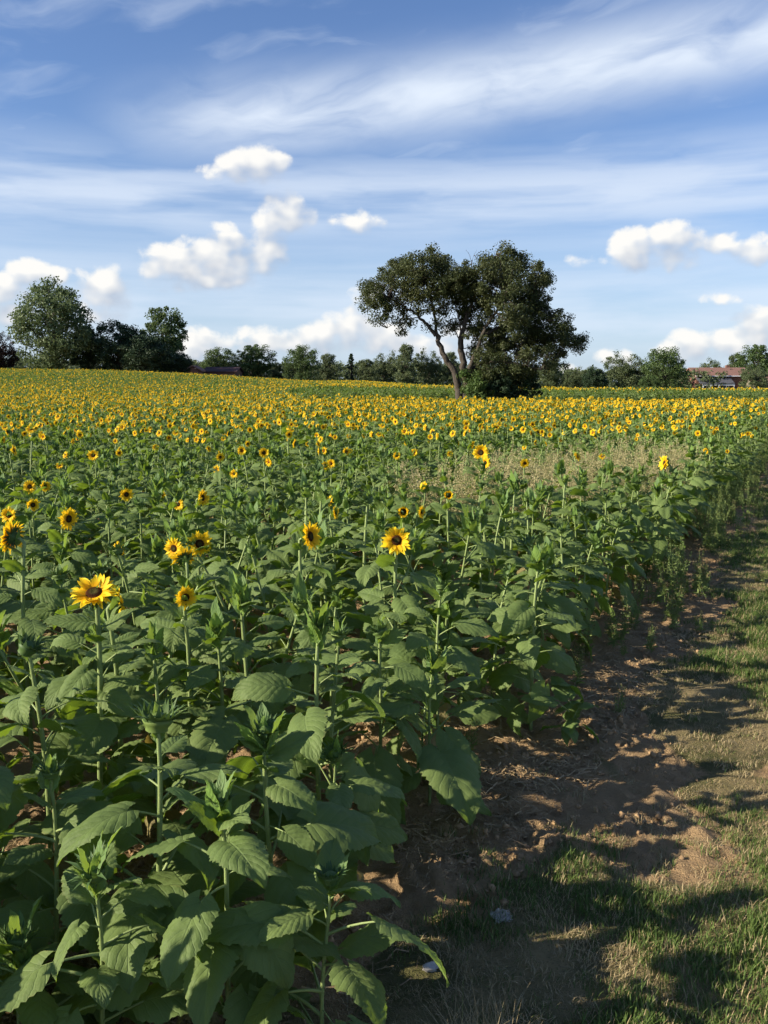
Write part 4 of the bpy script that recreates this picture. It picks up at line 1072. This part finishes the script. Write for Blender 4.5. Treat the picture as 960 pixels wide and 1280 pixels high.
hard = c0.step(.05, .70); sft = c0.step(-.10, 1.5)
alpha = (hard*lit+sft*(1-lit))*(EL.step(-1, 0))
soft = noise(nt, nsc, .9, 4)
ccol = mixc(nt, (lit*1.08+(soft-.5)*.35).clamp(), (.25/STR, .28/STR, .335/STR), (.50/STR, .495/STR, .48/STR))
# high cirrus: long streaks
u = AZ*.97+EL*.20; vv = EL*.97-AZ*.15                  # along / across the main streak
wn = noise(nt, comb(nt, u*.10, vv*.22, 1.), 1, 3)
c_a = noise(nt, comb(nt, u*.11+wn*1.2, vv*.42+wn*1.6, 5.), 1.0, 6, .52)
c_b = noise(nt, comb(nt, AZ*.07+wn, EL*.60, 9.), 1.0, 5, .5)
am, em = azel(480, 118); a1, e1 = azel(900, 62); a2, e2 = azel(150, 205)
def band(pxa, pya, pxb, pyb, wd):
    A0, E0 = azel(pxa, pya); A1, E1 = azel(pxb, pyb); sl = (E1-E0)/(A1-A0)
    q = (EL-E0-(AZ-A0)*sl)*(1/wd); return (q*q*-1.0)._m('EXPONENT')
b1 = band(250, 150, 700, 92, 2.0); b2 = band(700, 88, 960, 45, 1.7); b3 = band(0, 235, 960, 225, 2.4); b4 = band(0, 370, 960, 385, 4.6)
f1 = b1.max(b2*AZ.step(4, 12))*AZ.step(-20, -6)
cir = (f1*c_a.step(.05, .68)*1.0).max(b3*c_b.step(.22, .66)*.74).max(b4*c_b.step(.10, .75)*.66).max(c_a.step(.46, .80)*.36)
cir = cir*(EL.step(32, 20)*.6+.4)
base = mixc(nt, 1.0, sk.outputs[0], (.75, .87, 1.12), 'MULTIPLY')
base = mixc(nt, EL.step(15, -2)*.58, base, (.27/STR, .355/STR, .465/STR))
c = mixc(nt, cir.clamp(), base, (.40/STR, .445/STR, .51/STR)); c = mixc(nt, alpha, c, ccol)
nt.links.new(c, bg.inputs['Color'])
sd = Vector((math.sin(SUN_AZ)*math.cos(SUN_EL), math.cos(SUN_AZ)*math.cos(SUN_EL), math.sin(SUN_EL)))
sl = bpy.data.lights.new('sun', 'SUN'); sl.energy = 5.0; sl.angle = R(.55); sl.color = (1, .89, .72)
so = bpy.data.objects.new('sun', sl); C.objects.link(so); so.rotation_euler = sd.to_track_quat('Z', 'Y').to_euler(); so.location = (0, 0, 40)
cam = bpy.data.cameras.new('camera'); co = bpy.data.objects.new('camera', cam); C.objects.link(co)
cam.sensor_fit = 'VERTICAL'; cam.sensor_height = 36; cam.lens = 36*F/1280; cam.clip_end = 5000; cam.clip_start = .05
co.location = (0, 0, CAMZ); co.rotation_euler = (math.pi/2-PITCH, 0, 0)
sc_ = bpy.context.scene; sc_.camera = co
vs = sc_.view_settings; vs.view_transform = 'Standard'; vs.look = 'None'; vs.exposure = 1.0; vs.gamma = 1
sc_.cycles.max_bounces = 4; sc_.cycles.diffuse_bounces = 3; sc_.cycles.glossy_bounces = 2; sc_.cycles.transmission_bounces = 3; sc_.cycles.adaptive_threshold = .03; w.cycles.sampling_method = 'NONE'; sc_.cycles.use_denoising = True
